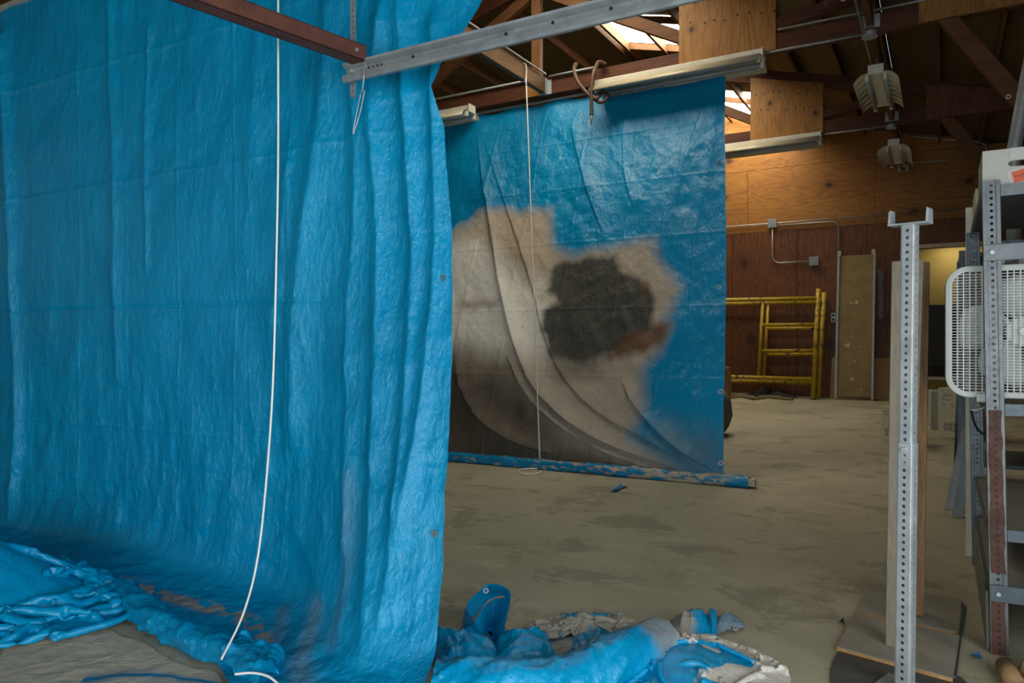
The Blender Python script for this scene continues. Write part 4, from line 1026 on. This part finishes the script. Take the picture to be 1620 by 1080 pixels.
# studs standing behind the post
def stud(name, basepx, toppx, w, dpt, mat, label, rot=0.0, z0=.02):
    b = onZ(*basepx, z0); v = ray(*toppx); d = (b.y - 0) / ray(*basepx).y
    tp = onY(*toppx, b.y + .02); t = empty(name, b, rot); tag(t, label, 'lumber', 'boards standing by the post')
    dv = tp - b
    m = MB(); q = [(-w / 2, -dpt / 2), (w / 2, -dpt / 2), (w / 2, dpt / 2), (-w / 2, dpt / 2)]
    m.hexa([(x, y, 0) for x, y in q], [(x + dv.x, y + dv.y, dv.z) for x, y in q]); m.build('timber', mat, t, bevel=.003)
stud('timber_stud', (1411, 1018), (1421, 414), .044, .075, M['grey_wood'], 'grey weathered stud standing left of the perforated post')
stud('timber_stud', (1452, 968), (1461, 416), .05, .10, M['brown_stud'], 'warm brown stud standing right of the perforated post')
stud('timber_stud', (1436, 985), (1455, 413), .03, .08, M['grey_wood'], 'grey stud hidden mostly behind the perforated post')

# plywood sheets and mat on the floor
def flat_sheet(name, pxs, z0, th, mat, label, cat, edge=None):
    P = [onZ(x, y, z0 + th) for x, y in pxs]; c = sum(P, Vector()) / len(P); c.z = z0
    t = empty(name, c); tag(t, label, cat)
    MB().prism([(p.x - c.x, p.y - c.y) for p in P], th * .7 if edge else 0, th).build('top_veneer' if edge else 'sheet', mat, t)
    if edge: MB().prism([(p.x - c.x, p.y - c.y) for p in P], 0, th * .7 - .0005).build('core', edge, t)
def rounded(pxs, k=6):
    return pxs
flat_sheet('rubber_mat', [(1313, 1062), (1316, 1048), (1324, 1032), (1345, 1022), (1430, 1040), (1520, 1070), (1560, 1110), (1500, 1190), (1330, 1160), (1316, 1100)], 0, .006, M['mat'], 'dark rubber mat with a rounded corner under the plywood', 'mat')
flat_sheet('plywood_sheet', [(1324, 1022), (1352, 970), (1518, 1004), (1507, 1072)], .0065, .016, M['ply_floor'], 'front square of grey plywood showing its orange ply edge', 'plywood', M['ply_edge'])
flat_sheet('plywood_sheet', [(1354, 966), (1373, 926), (1395, 925), (1522, 948), (1517, 1000)], .0, .012, M['ply_floor'], 'rear square of grey plywood beneath the studs', 'plywood', M['ply_edge'])
tag(MB().beam(onZ(1525, 958, .006), onZ(1510, 1072, .006), .012, .012).build('metal_rod', M['shelf_metal']), 'thin steel rod lying along the plywood edge', 'rod')

# ------------------------------------------------------------------ shelving unit
SX0, SX1, SY0, SY1 = .168, .80, 3.53, 4.87
def shelf_post(parent, x, y, top, rust=False, bright=True, flip=1):
    m = MB(); w = .062
    m.perforated((x + flip * w / 2, y, 0), (0, 0, 1), (1, 0, 0), top, w * .5, .0254, .0062)
    o = m.build('post', M['shelf_bright'] if bright else M['shelf_metal'], parent, solid=.0025)
    f = MB()
    x0, x1 = (x, x + flip * w)
    xa, xb = min(x0, x1), max(x0, x1)
    for (a, b, yy) in ((xa, xa + w * .25, -.006), (xb - w * .25, xb, -.006)):
        f.hexa([(a, y + yy, 0), (b, y + yy, 0), (b, y + .004, 0), (a, y + .004, 0)], [(a, y + yy, top), (b, y + yy, top), (b, y + .004, top), (a, y + .004, top)])
    f.box(xa, xa + .003, y, y + .04, 0, top); f.box(xb - .003, xb, y, y + .04, 0, top)
    f.build('flange', M['shelf_bright'] if bright else M['shelf_metal'], o, bevel=.002)
    if rust:
        r = MB(); rr = random.Random(4); n = 24; z1 = .975
        L = [(xa + w * .10 + rr.uniform(-.003, .003), z1 * k / n) for k in range(n + 1)]; R_ = [(xb - w * .14 + rr.uniform(-.004, .004), z1 * k / n) for k in range(n + 1)]
        for part in (0, 1):
          r = MB()
          for k in range(n):
            if (L[k][1] < .21) == bool(part) or .21 <= L[k][1] < .29: continue
            r.add([(L[k][0], y - .0085, L[k][1]), (R_[k][0], y - .0085, R_[k][1]), (R_[k + 1][0], y - .0085, R_[k + 1][1]), (L[k + 1][0], y - .0085, L[k + 1][1])], [(0, 1, 2, 3)])
          q = r.build('primer_coat', M['rustpaint'], o, solid=.001); q['label'] = 'red oxide primer brushed down the post'
        h = MB()
        for k in range(int(z1 / .0254)): h.disc((x + flip * w / 2, y - .0095, .02 + k * .0254), (0, 1, 0), .0058, .001, 8)
        h.build('post_hole', M['black'], o)['kind'] = 'stuff'
    return o
def shelving():
    t = empty('shelving_unit', (0, 0, 0)); tag(t, 'tall steel shelving unit with perforated posts at the right edge', 'shelf')
    shelf_post(t, SX0, SY0, 1.895, True, True); shelf_post(t, SX1, SY0, 1.895, False, True, -1)
    shelf_post(t, SX0 - .02, SY1, 1.86, False, False); shelf_post(t, SX1, SY1, 1.86, False, False, -1)
    for z, mat, lip in ((1.862, M['shelf_metal'], M['shelf_bright']), (.985, M['shelf_top'], M['shelf_metal']), (.485, M['shelf_top'], M['shelf_metal']), (.265, M['shelf_top'], M['shelf_metal'])):
        s = MB().box(SX0 + .004, SX1 - .004, SY0 + .008, SY1 - .002, z, z + .012).build('shelf', mat, t)
        MB().box(SX0 + .064, SX1 - .064, SY0 + .002, SY0 + .007, z - .032, z + .014).build('shelf_lip', lip, s)
        MB().box(SX0 - .0, SX0 + .004, SY0 + .045, SY1 - .002, z - .032, z + .014).build('shelf_lip', M['shelf_metal'], s)
    for z, mat in ((1.605, M['shelf_bright']), (.245, M['shelf_metal'])):
        b = MB().box(SX0, SX1, SY0 - .014, SY0 - .009, z - .033, z + .033).build('cross_brace', mat, t, bevel=.002)
        MB().disc((SX0 + .03, SY0 - .018, z), (0, 1, 0), .009, .010, 6).build('bolt', M['galv'], b)
    for z in (1.78, 1.70):
        MB().box(SX0 + .06, SX1 - .06, SY1 - .05, SY1 - .045, z - .025, z + .015).build('back_rail', M['shelf_metal'], t)
    MB().box(SX0 - .012, SX0 - .002, SY0 + .05, SY1, .0, .235).build('kick_board', M['shelf_top'], t)
    recenter(t, (SX0, SY0, 0)); t.rotation_euler = (0, math.radians(-.9), 0)
shelving()
# a second unit farther along the wall
def shelving2():
    t = empty('shelving_unit', (0, 0, 0)); tag(t, 'darker shelving unit standing behind the near one', 'shelf')
    a = onY(1517, 500, 6.95).x
    for y in (6.95, 7.9):
        for x, f in ((a, 1), (a + .6, -1)): shelf_post(t, x, y, 1.98, False, False, f)
    for z in (1.93, 1.3, .8, .25): MB().box(a + .004, a + .596, 6.96, 7.9, z, z + .03).build('shelf', M['shelf_metal'], t)
    recenter(t, (a, 6.95, 0))
shelving2()
def white_panel():
    q = onY(1531, 355, 5.1); o = MB().box(q.x - .012, q.x + .03, 5.05, 5.09, floor_z(5), 1.99 + .04).build('white_strip', M['fix_white'], None, bevel=.004)
    tag(o, 'narrow white strip standing upright behind the shelf posts', 'strip')
white_panel()

# box on top of the shelving, with handle hole and label pouch
def top_box():
    x0, x1, y0, y1, z0, z1 = .142, .56, 3.56, 3.95, 1.879, 2.022
    t = empty('storage_box', (x0, y0, z0)); tag(t, 'white cardboard box with an oval handle hole and orange label on top of the shelving', 'box')
    w, d, h = x1 - x0, y1 - y0, z1 - z0
    # front with the hole: grid of quads around an oval
    hx, hz, rx, rz = .128, .082, .041, .012
    n = 24; ov = []; of = []
    inner = []
    for k in range(n):
        a = 2 * math.pi * k / n; sx = math.copysign(abs(math.cos(a)) ** .45, math.cos(a)); sz = math.copysign(abs(math.sin(a)) ** .8, math.sin(a)); inner.append((hx + rx * sx, hz + rz * sz))
    outer = []
    for k in range(n):
        a = 2 * math.pi * k / n; ca, sa = math.cos(a), math.sin(a); s = 1 / max(abs(ca), abs(sa)); cx_, sz_ = ca * s, sa * s
        outer.append((hx + (w - hx if cx_ > 0 else hx) * cx_ if True else 0, hz + (h - hz if sz_ > 0 else hz) * sz_))
    m = MB(); m.add([(x, 0, z) for x, z in outer + inner], [(k, (k + 1) % n, n + (k + 1) % n, n + k) for k in range(n)])
    m.build('front_panel', M['box'], t, solid=.004)
    MB().box(0, .004, .003, d, 0, h).build('side_panel', M['box'], t); MB().box(w - .004, w, .003, d, 0, h).build('side_panel', M['box'], t)
    MB().box(0, w, d - .004, d, 0, h).build('back_panel', M['brown_card'], t); MB().box(.004, w - .004, .003, d - .004, 0, .004).build('bottom', M['brown_card'], t)
    MB().box(.092, .20, -.0035, -.0026, .100, h + .001).build('tape', M['box_tape'], t)
    R = Matrix.Rotation(math.radians(-14), 4, 'Y')
    pouch = MB().box(-.002, .16, -.0038, -.0026, -.012, .046).build('label_pouch', M['box_tape'], t); pouch.location = (.092, 0, .008); pouch.rotation_euler = (0, math.radians(-14), 0)
    lb = MB().box(0, .14, -.0045, -.0038, -.011, .034).build('label', M['orange'], pouch); lb.location = (.014, 0, .002)
    return t, lb
tb, olab = top_box()
def text_mesh(name, s, size, mat, parent, loc, rot, ext=.0004):
    cu = bpy.data.curves.new(name, 'FONT'); cu.body = s; cu.size = size; cu.extrude = ext; cu.space_line = .85
    o = bpy.data.objects.new(name, cu); COL.objects.link(o)
    dg = bpy.context.evaluated_depsgraph_get(); dg.update()
    me = bpy.data.meshes.new_from_object(o.evaluated_get(dg)); me.name = name
    bpy.data.objects.remove(o); me.materials.clear()
    q = link_mesh(name, me, mat, parent); q.location = loc; q.rotation_euler = rot
    return q
# sub-part text lies on the pouch (thing > part > sub-part)
text_mesh('label_print', 'PACKING LIST', .015, M['ink'], olab.parent, (.020, -.0049, .009), (math.pi / 2, 0, 0))

# brown side box behind it, box under the top shelf
def carton(name, loc, size, rot, label, mat, text=None, tsize=.05, tloc=None, lines=True):
    w, d, h = size; t = empty(name, loc, rot); tag(t, label, 'box')
    MB().box(0, w, 0, d, 0, h).build('body', mat, t, bevel=.004)
    MB().box(w * .0 - .001, w + .001, d / 2 - .025, d / 2 + .025, h - .04, h + .001).build('tape', M['box_tape'], t)
    if text:
        text_mesh('print', text, tsize, M['ink'], t, tloc, (math.pi / 2, 0, 0))
        if lines:
            l = MB()
            for k, (x, z, ln) in enumerate(((.10, .86, .22), (.10, .81, .06), (.10, .76, .2), (.10, .66, .07), (.32, .66, .06), (.60, .17, .32), (.60, .15, .30))):
                l.box(w * x, w * (x + ln), -.0015, 0.0, h * z, h * (z + .012))
            l.build('print_lines', M['ink'], t)['kind'] = 'stuff'
    return t
carton('carton', (.14, 4.25, 1.8755), (.30, .35, .12), 0, 'low tan carton behind the white box on the shelving', M['carton'])
carton('storage_box', (.33, 3.72, 1.0005 + .0), (.30, .02, .02), 0, 'flat card strip lying behind the box fan', M['box'])
# box on the second level behind the cross brace
def box2():
    t = empty('storage_box', (.31, 4.2, .9975)); tag(t, 'tall grey-white box on the shelf behind the box fan', 'box')
    MB().box(0, .44, 0, .4, 0, .66).build('body', M['box'], t, bevel=.004); MB().box(.10, .16, -.001, 0, .0, .66).build('tape', M['box_tape'], t)
    MB().box(.17, .25, -.002, 0, .50, .52).build('handle_hole', M['black'], t, bevel=.006)
box2()
# boxes on the floor
c = onZ(1395, 697, floor_z(8.0)); 
def floor_hit(x, y):
    z = 0
    for _ in range(20):
        p = onZ(x, y, z); z = floor_z(p.y)
    return onZ(x, y, z)
c = floor_hit(1394, 698)
carton('carton', c, (.36, .28, .42), math.radians(-38), 'tan printed carton half hidden behind the grey stud', M['carton'], 'SHERWIN\nWILLIAMS.', .055, (.05, -.002, .125))
c = floor_hit(1484, 691)
carton('carton', c, (.46, .40, .60), math.radians(-20), 'taller tan printed carton beside the box fan', M['carton'], 'SHERWIN\nWILLIAMS.', .062, (.06, -.002, .14))
c = floor_hit(1473, 679)
carton('carton', c, (.34, .36, .50), math.radians(6), 'pale carton standing behind the taller printed carton', M['box'])
# dark bench in the doorway
def bench():
    t = empty('work_bench', (DX0, YB - .5, floor_z(YB))); tag(t, 'dark draped bench under the tan opening in the back wall', 'bench')
    w = 1.3; MB().box(0, w, 0, 1.0, .62, 1.68).build('dark_cover', M['black'], t, bevel=.02)
    MB().box(-.03, w, -.02, 1.0, .40, .45).build('lower_shelf', M['cream'], t); MB().box(0, w, .02, 1.0, .45, .62).build('dark_panel', M['dark'], t)
    for x in (.0, w - .06):
        for y in (.0, .9): MB().box(x, x + .06, y, y + .06, 0, .42).build('leg', M['dark'], t)
bench()

# leaning timbers and metal channels by the shelving
def lean(name, bp, tp, w, dpt, mat, label, cat, hollow=False):
    b = floor_hit(*bp); tpv = onY(*tp, b.y + .22); t = empty(name, b); tag(t, label, cat)
    ax = tpv - b; m = MB()
    if hollow:
        m.beam((0, 0, 0), ax, w, .002, (0, -1, 0)); s = ax.normalized().cross(Vector((0, -1, 0))).normalized()
        for k in (-1, 1): m.beam(s * k * w / 2, s * k * w / 2 + ax, .002, dpt, (0, -1, 0))
    else: m.beam((0, 0, 0), ax, w, dpt, (0, -1, 0))
    m.build('profile' if hollow else 'timber', mat, t, bevel=.0 if hollow else .003)
lean('metal_channel', (1500, 806), (1531, 660), .045, .03, M['galv'], 'left galvanised channel leaning on the shelving below the fan', 'channel', True)
lean('metal_channel', (1514, 818), (1541, 665), .06, .03, M['galv_dull'], 'right galvanised channel leaning on the shelving below the fan', 'channel', True)
lean('timber_stud', (1512, 745), (1517, 612), .035, .05, M['black'], 'black toothed strip leaning behind the galvanised channels', 'lumber')
lean('timber_stud', (1522, 760), (1524, 612), .06, .05, M['brown_stud'], 'orange-brown timber leaning behind the galvanised channels', 'lumber')

# ------------------------------------------------------------------ box fan
def fan():
    S = .545; D = .11; x0 = .012; y0 = 3.60; zb = 1.0005
    t = empty('box_fan', (x0, y0, zb + .018), math.radians(1)); tag(t, 'white box fan with square grille standing on the shelving', 'fan')
    def rr(s, r, n=8, cx=S / 2, cz=S / 2):
        out = []
        for qx, qz, a0 in ((1, 1, 0), (-1, 1, 90), (-1, -1, 180), (1, -1, 270)):
            for k in range(n + 1):
                a = math.radians(a0 + 90 * k / n); out.append((cx + qx * (s / 2 - r) + r * math.cos(a), cz + qz * (s / 2 - r) + r * math.sin(a)))
        return out
    O, I = rr(S, .085), rr(S - .045, .066); n = len(O)
    m = MB(); vs = [(x, 0.004, z) for x, z in O] + [(x, D, z) for x, z in O] + [(x, D, z) for x, z in I] + [(x, 0.0, z) for x, z in I] ; fs = []
    for q in range(4):
        for k in range(n): fs.append((q * n + k, ((q + 1) % 4) * n + k, ((q + 1) % 4) * n + (k + 1) % n, q * n + (k + 1) % n))
    m.add(vs, fs); m.build('frame', M['fan'], t, smooth=False, bevel=.004)
    def clip(v, s=S - .04, r=.066):              # half extent of the rounded square at offset v
        h = s / 2; e = abs(v) - (h - r)
        return h if e <= 0 else h - r + math.sqrt(max(0, r * r - e * e))
    g = MB(); nv = 25
    for k in range(1, nv):
        v = -S / 2 + k * S / nv; h = clip(v)
        if abs(v) < (S - .04) / 2: g.box(S / 2 + v - .0022, S / 2 + v + .0022, .004, .012, S / 2 - h, S / 2 + h)
    nh = 46
    for k in range(1, nh):
        v = -S / 2 + k * S / nh; h = clip(v)
        if abs(v) < (S - .04) / 2: g.box(S / 2 - h, S / 2 + h, .006, .010, S / 2 + v - .0014, S / 2 + v + .0014)
    gr = g.build('grille', M['fan'], t); gr['kind'] = 'stuff'
    MB().disc((S / 2, .003, S / 2), (0, 1, 0), .017, .008, 20).build('badge', M['fan'], gr, bevel=.002)
    MB().disc((S / 2, .045, S / 2), (0, 1, 0), .062, .05, 24).build('hub', M['fan_blade'], t, bevel=.008)
    for k in range(5):
        a0 = math.radians(72 * k + 20); b = MB(); ny_, nx_ = 7, 8; vs = []
        for i in range(ny_):
            r = .05 + (.225 - .05) * i / (ny_ - 1); wd = math.radians(17 + 20 * math.sin(math.pi * (i + .6) / ny_))
            for j in range(nx_):
                f = j / (nx_ - 1) * 2 - 1; a = a0 + f * wd + .25 * i / ny_
                vs.append((S / 2 + r * math.cos(a), .045 + .022 * f, S / 2 + r * math.sin(a)))
        b.add(vs, [(i * nx_ + j, i * nx_ + j + 1, (i + 1) * nx_ + j + 1, (i + 1) * nx_ + j) for i in range(ny_ - 1) for j in range(nx_ - 1)])
        b.build('blade', M['fan_blade'], t, smooth=True, solid=.003)
    sh = MB(); ring = [(S / 2 + .24 * math.cos(2 * math.pi * k / 40), S / 2 + .24 * math.sin(2 * math.pi * k / 40)) for k in range(40)]
    sh.add([(x, .02, z) for x, z in ring] + [(x, D - .01, z) for x, z in ring], [(k, (k + 1) % 40, 40 + (k + 1) % 40, 40 + k) for k in range(40)]); sh.build('shroud', M['fan_back'], t, smooth=True)
    bk_ = MB()
    for k in range(1, 26):
        v = -S / 2 + k * S / 26; h = clip(v)
        if abs(v) < (S - .04) / 2: bk_.box(S / 2 - h, S / 2 + h, D - .008, D - .004, S / 2 + v - .0016, S / 2 + v + .0016)
    for k in range(1, 9):
        v = -S / 2 + k * S / 9; h = clip(v); bk_.box(S / 2 + v - .003, S / 2 + v + .003, D - .012, D - .008, S / 2 - h, S / 2 + h)
    bk_.build('rear_grille', M['fan_back'], t)['kind'] = 'stuff'
    for x in (.11, S - .12): MB().box(x, x + .05, -.012, D + .02, -.018, .018).build('foot', M['fan'], t, bevel=.004)
    hd = MB(); hd.tube([(.20, .055, S - .005), (.205, .055, S + .035), (.225, .055, S + .045), (.36, .055, S + .045), (.38, .055, S + .035), (.385, .055, S - .005)], .012, 8); hd.build('handle', M['fan'], t, smooth=True)
    cd = catmull(np.array([(.22, .08, 0), (.17, .06, -.03), (.12, .03, -.05), (.09, .02, -.055)]), 20, 0); MB().tube([Vector(p) for p in cd], .0045, 6).build('power_cord', M['fan'], t, smooth=True)
fan()
cord('cable', [Vector((.105, 3.62, .965)), Vector((.12, 3.66, .90)), Vector((.15, 3.70, .86)), Vector((.19, 3.74, .86))], .005, 'black cable looping below the box fan', 'cable', M['black'])

# silver duct behind the box on the shelf
d0 = onY(1604, 238, 6.2); d1 = onY(1624, 130, 6.2)
tag(MB().tube([d0 + Vector((0, 0, -.9)), d0, d1, d1 + (d1 - d0) * .6], .045, 14).build('duct_pipe', M['galv'], None, smooth=True), 'silver pipe rising behind the white box at the right edge', 'pipe')
ri = onY(1595, 153, 7.93); tag(MB().disc(ri, (.3, -1, 0), .02, .02, 16, .012).build('pipe_ring', M['fix_white']), 'small white ring high near the eaves', 'ring')

# bottom right odds: paper roll, brown bag, scraps
b = onZ(1590, 1052, .03); e_ = onZ(1604, 1078, .03)
tag(MB().tube([b, e_], .032, 18).build('cardboard_tube', M['brown_card'], None, smooth=True), 'brown cardboard tube on the floor at the foot of the rusty post', 'tube')
bag = heap('paper_bag', [onZ(1588, 1110), onZ(1680, 1110), onZ(1690, 1060), onZ(1608, 1066)], .09, .05, 500, M['brown_card'], None, None, (50, 50), .4, .004, 2.0)
tag(bag, 'crumpled brown paper in the lower right corner', 'paper')
def scrap(pxs, mat, label, h=.015):
    P = [onZ(x, y, .004) for x, y in pxs]; c = sum(P, Vector()) / len(P); m = MB()
    vs = [p - c + Vector((0, 0, h * (i % 2))) for i, p in enumerate(P)]; m.add(vs + [Vector((0, 0, h * .6))], [(i, (i + 1) % len(P), len(P)) for i in range(len(P))])
    o = m.build('scrap', mat, None, solid=.002); o.location = c; tag(o, label, 'scrap')
scrap([(966, 777), (982, 768), (992, 770), (974, 778)], M['blue_scrap'], 'curled blue paint flake on the concrete before the far tarp', .02)
scrap([(978, 770), (988, 766), (993, 769), (985, 772)], M['cream'], 'pale paint flake touching the blue one', .02)
scrap([(1160, 1043), (1168, 1030), (1171, 1034), (1166, 1047)], M['black'], 'black scrap beside the paint-splashed heap', .03)
scrap([(1535, 1036), (1547, 1036), (1555, 1041), (1546, 1044)], M['blue_scrap'], 'blue scrap near the foot of the rusty post')
scrap([(1391, 1011), (1403, 1008), (1404, 1014), (1395, 1016)], M['dark'], 'dark bit of dirt at the foot of the grey stud')
scrap([(1327, 985), (1334, 982), (1336, 988), (1330, 986)], M['dark'], 'dark twig on the concrete left of the plywood')

# ------------------------------------------------------------------ back-wall things
def scaffold(Yp, dx, dz, label, leanv=.18):
    t = empty('scaffold_frame', (0, 0, 0)); tag(t, label, 'scaffold', 'yellow scaffold frames against the back wall')
    pt = lambda x, y, yy=0: onY(x, y, Yp + yy) + Vector((dx, 0, dz))
    def T(name, a, b, r):
        o = MB().tube([a, b], r, 10).build(name, M['yellow'], t, smooth=True); return o
    bot, tp = pt(1286, 634, -.1), pt(1295, 457, .08); bot.z = floor_z(bot.y) + .005
    T('upright', bot, tp, .042)
    lx = -3.05 - 1.2
    a = pt(1292, 472, .06); T('top_rail', Vector((lx - 1.0, a.y, a.z + .03)), a, .042)
    a = pt(1287, 600, -.06); T('bottom_rail', Vector((lx - 1.0, a.y, a.z + .02)), a, .042)
    i0, i1 = pt(1207, 476, .06), pt(1200, 596, -.05); T('inner_upright', i0, i1, .030)
    for y0, y1 in ((514, 513), (555, 554)):
        T('rung', pt(1205 if y0 < 540 else 1203, y0, .02), pt(1290, y1, .02), .032)
    bl = Vector((lx - 1.0, bot.y, floor_z(bot.y) + .005)); T('upright', bl, bl + (tp - bot), .042)
    recenter(t, bot)
scaffold(14.55, 0, 0, 'nearer yellow rust-flecked scaffold frame against the red-brown wall')
scaffold(14.84, .10, -.07, 'second yellow scaffold frame just behind the first')
def rolling_board():
    t = empty('rolling_board', (0, 0, 0)); tag(t, 'tall stained board on casters leaning at the back wall', 'board')
    Yb_ = 14.62
    pts = [onY(1322, 626, Yb_), onY(1380, 628, Yb_), onY(1384, 402, Yb_ + .2), onY(1327, 405, Yb_ + .2)]
    MB().slab(pts, (0, .03, 0)).build('panel', M['board'], t, bevel=.003)
    for a, b_ in ((0, 3), (1, 2)):
        MB().beam(pts[a] + Vector((0, 0, -.01)), pts[b_] + Vector((0, 0, .05)), .035, .05, (0, 1, 0)).build('edge_rail', M['galv'], t)
        w = pts[a] + Vector((0, 0, 0)); w.z = floor_z(Yb_) + .035
        MB().disc(w + Vector((.0, -.0, 0)), (1, .3, 0), .035, .03, 14).build('caster', M['cream'], t)
        MB().beam(w, pts[a], .02, .02, (0, 1, 0)).build('caster_fork', M['galv_dull'], t)
    for a in (2, 3):
        MB().box(-.03, .03, -.03, .03, 0, .09).build('top_peg', M['cream'], t, bevel=.004).location = pts[a] + Vector((-.02 if a == 2 else .01, 0, .0))
    rr = random.Random(3); u = (pts[1] - pts[0]); v = (pts[3] - pts[0])
    for a, b_, s in ((.38, .66, .03), (.52, .665, .035), (.30, .36, .05), (.45, .12, .03), (.7, .05, .02), (.62, .35, .015), (.5, .25, .02)):
        c = pts[0] + u * a + v * b_; poly = [c + Vector((math.cos(k * .785) * s * rr.uniform(.6, 1.2), 0, math.sin(k * .785) * s * rr.uniform(.6, 1.3))) + Vector((0, -.004 + (math.sin(k * .785) * s * .04), 0)) for k in range(8)]
        MB().slab(poly, (0, -.002, 0)).build('paint_splash', M['cream'], t)
    return t
recenter(rolling_board(), floor_hit(1350, 634))
o = MB().slab([onY(1384, 632, 14.80), onY(1408, 634, 14.80), onY(1408, 566, 14.92), onY(1384, 566, 14.92)], (0, .02, 0)); o.slab([onY(1313, 630, 14.80), onY(1384, 632, 14.80), onY(1384, 566, 14.92), onY(1316, 565, 14.92)], (0, .02, 0))
tag(o.build('plywood_offcut', M['tan_board']), 'tan plywood offcut standing behind the rolling board', 'plywood')
# wall louvre and outlet
def louvre():
    a, b_ = onY(1387, 426, 14.985), onY(1399, 503, 14.985); t = empty('wall_louvre', a); tag(t, 'narrow slotted metal strip on the wall right of the rolling board', 'vent')
    w, h = b_.x - a.x, a.z - b_.z
    MB().box(-.02, w + .02, -.004, .014, -h - .04, .04).build('backplate', M['ply_low'], t)
    for k in range(24): MB().box(.02 if k % 7 else .04, w - .02, -.014, -.004, -h + (k + .2) * h / 24, -h + (k + .6) * h / 24).build('slat', M['galv_dull'], t)
louvre()
def outlet():
    a = onY(1318.5, 502, 14.98); t = empty('wall_outlet', a); tag(t, 'small double outlet on the wall left of the rolling board', 'outlet')
    MB().box(-.04, .04, -.02, .015, -.085, .085).build('plate', M['galv'], t, bevel=.004)
    for z in (-.04, .04): MB().disc((0, -.022, z), (0, 1, 0), .024, .006, 12).build('socket', M['black'], t)
outlet()
# sticks and litter at the foot of the wall
rs = random.Random(11)
STICKS = ['stick nearest the far tarp edge, pushed back to the wall', 'long stick just in front of the rearmost one', 'slanting stick crossing the middle of the bundle', 'short stick touching the end of the slanting one',
          'stick lying across the middle in front of the dark litter', 'rightmost stick pointing at the scaffold foot', 'short front stick closest to the far tarp', 'stick resting behind the dark litter']
for k, (x0_, y0_, x1_, y1_) in enumerate(((1146, 619, 1190, 622), (1152, 623, 1195, 626), (1165, 620, 1192, 629), (1192, 629, 1212, 627), (1196, 624, 1236, 626), (1210, 625, 1254, 630), (1150, 627, 1176, 625), (1200, 619, 1232, 615))):
    a = floor_hit(x0_, y0_ + 4); b_ = floor_hit(x1_, y1_ + 4); a.y = min(a.y, 14.7); b_.y = min(b_.y, 14.75); a.z = floor_z(a.y) + .03; b_.z = floor_z(b_.y) + .03
    o = MB().tube([a, b_], rs.uniform(.02, .03), 7).build('wooden_stick', M['stick'])
    tag(o, STICKS[k], 'stick', 'sticks under the scaffold')
lit = heap('debris_pile', [floor_hit(1180, 628), floor_hit(1260, 630), floor_hit(1256, 626.5), floor_hit(1180, 625)], .16, .14, 700, M['black'], None, None, (40, 60), .4, floor_z(14.5), 1.5)
tag(lit, 'dark tangle of litter behind the sticks', 'debris')
b_ = floor_hit(1141, 632); carton('carton', Vector((b_.x - .35, 13.6, floor_z(13.6))), (.44, .4, .62), math.radians(-12), 'brown cardboard box peeking past the far tarp edge', M['brown_card'])
sk = floor_hit(1140, 694)
def sack():
    n, m = 30, 36; tt = np.linspace(0, 1, n)[:, None]; an = np.linspace(0, 2 * math.pi, m)[None]
    r = .30 * np.sin(np.clip(tt * .93 + .04, 0, 1) * math.pi) ** .45 * (1 + .2 * (fbm(an * 1.5 + 0 * tt, tt * 5, 3, 3) - .5))
    r[:, -1] = r[:, 0]
    P = np.stack([sk.x - .18 + r * np.cos(an) * .75, sk.y + .35 + r * np.sin(an), floor_z(sk.y) + tt * .62 + 0 * an], -1)
    o = sheet('sack', P, M['grey_sack']); tag(o, 'grey sack standing behind the far tarp edge', 'sack')
sack()
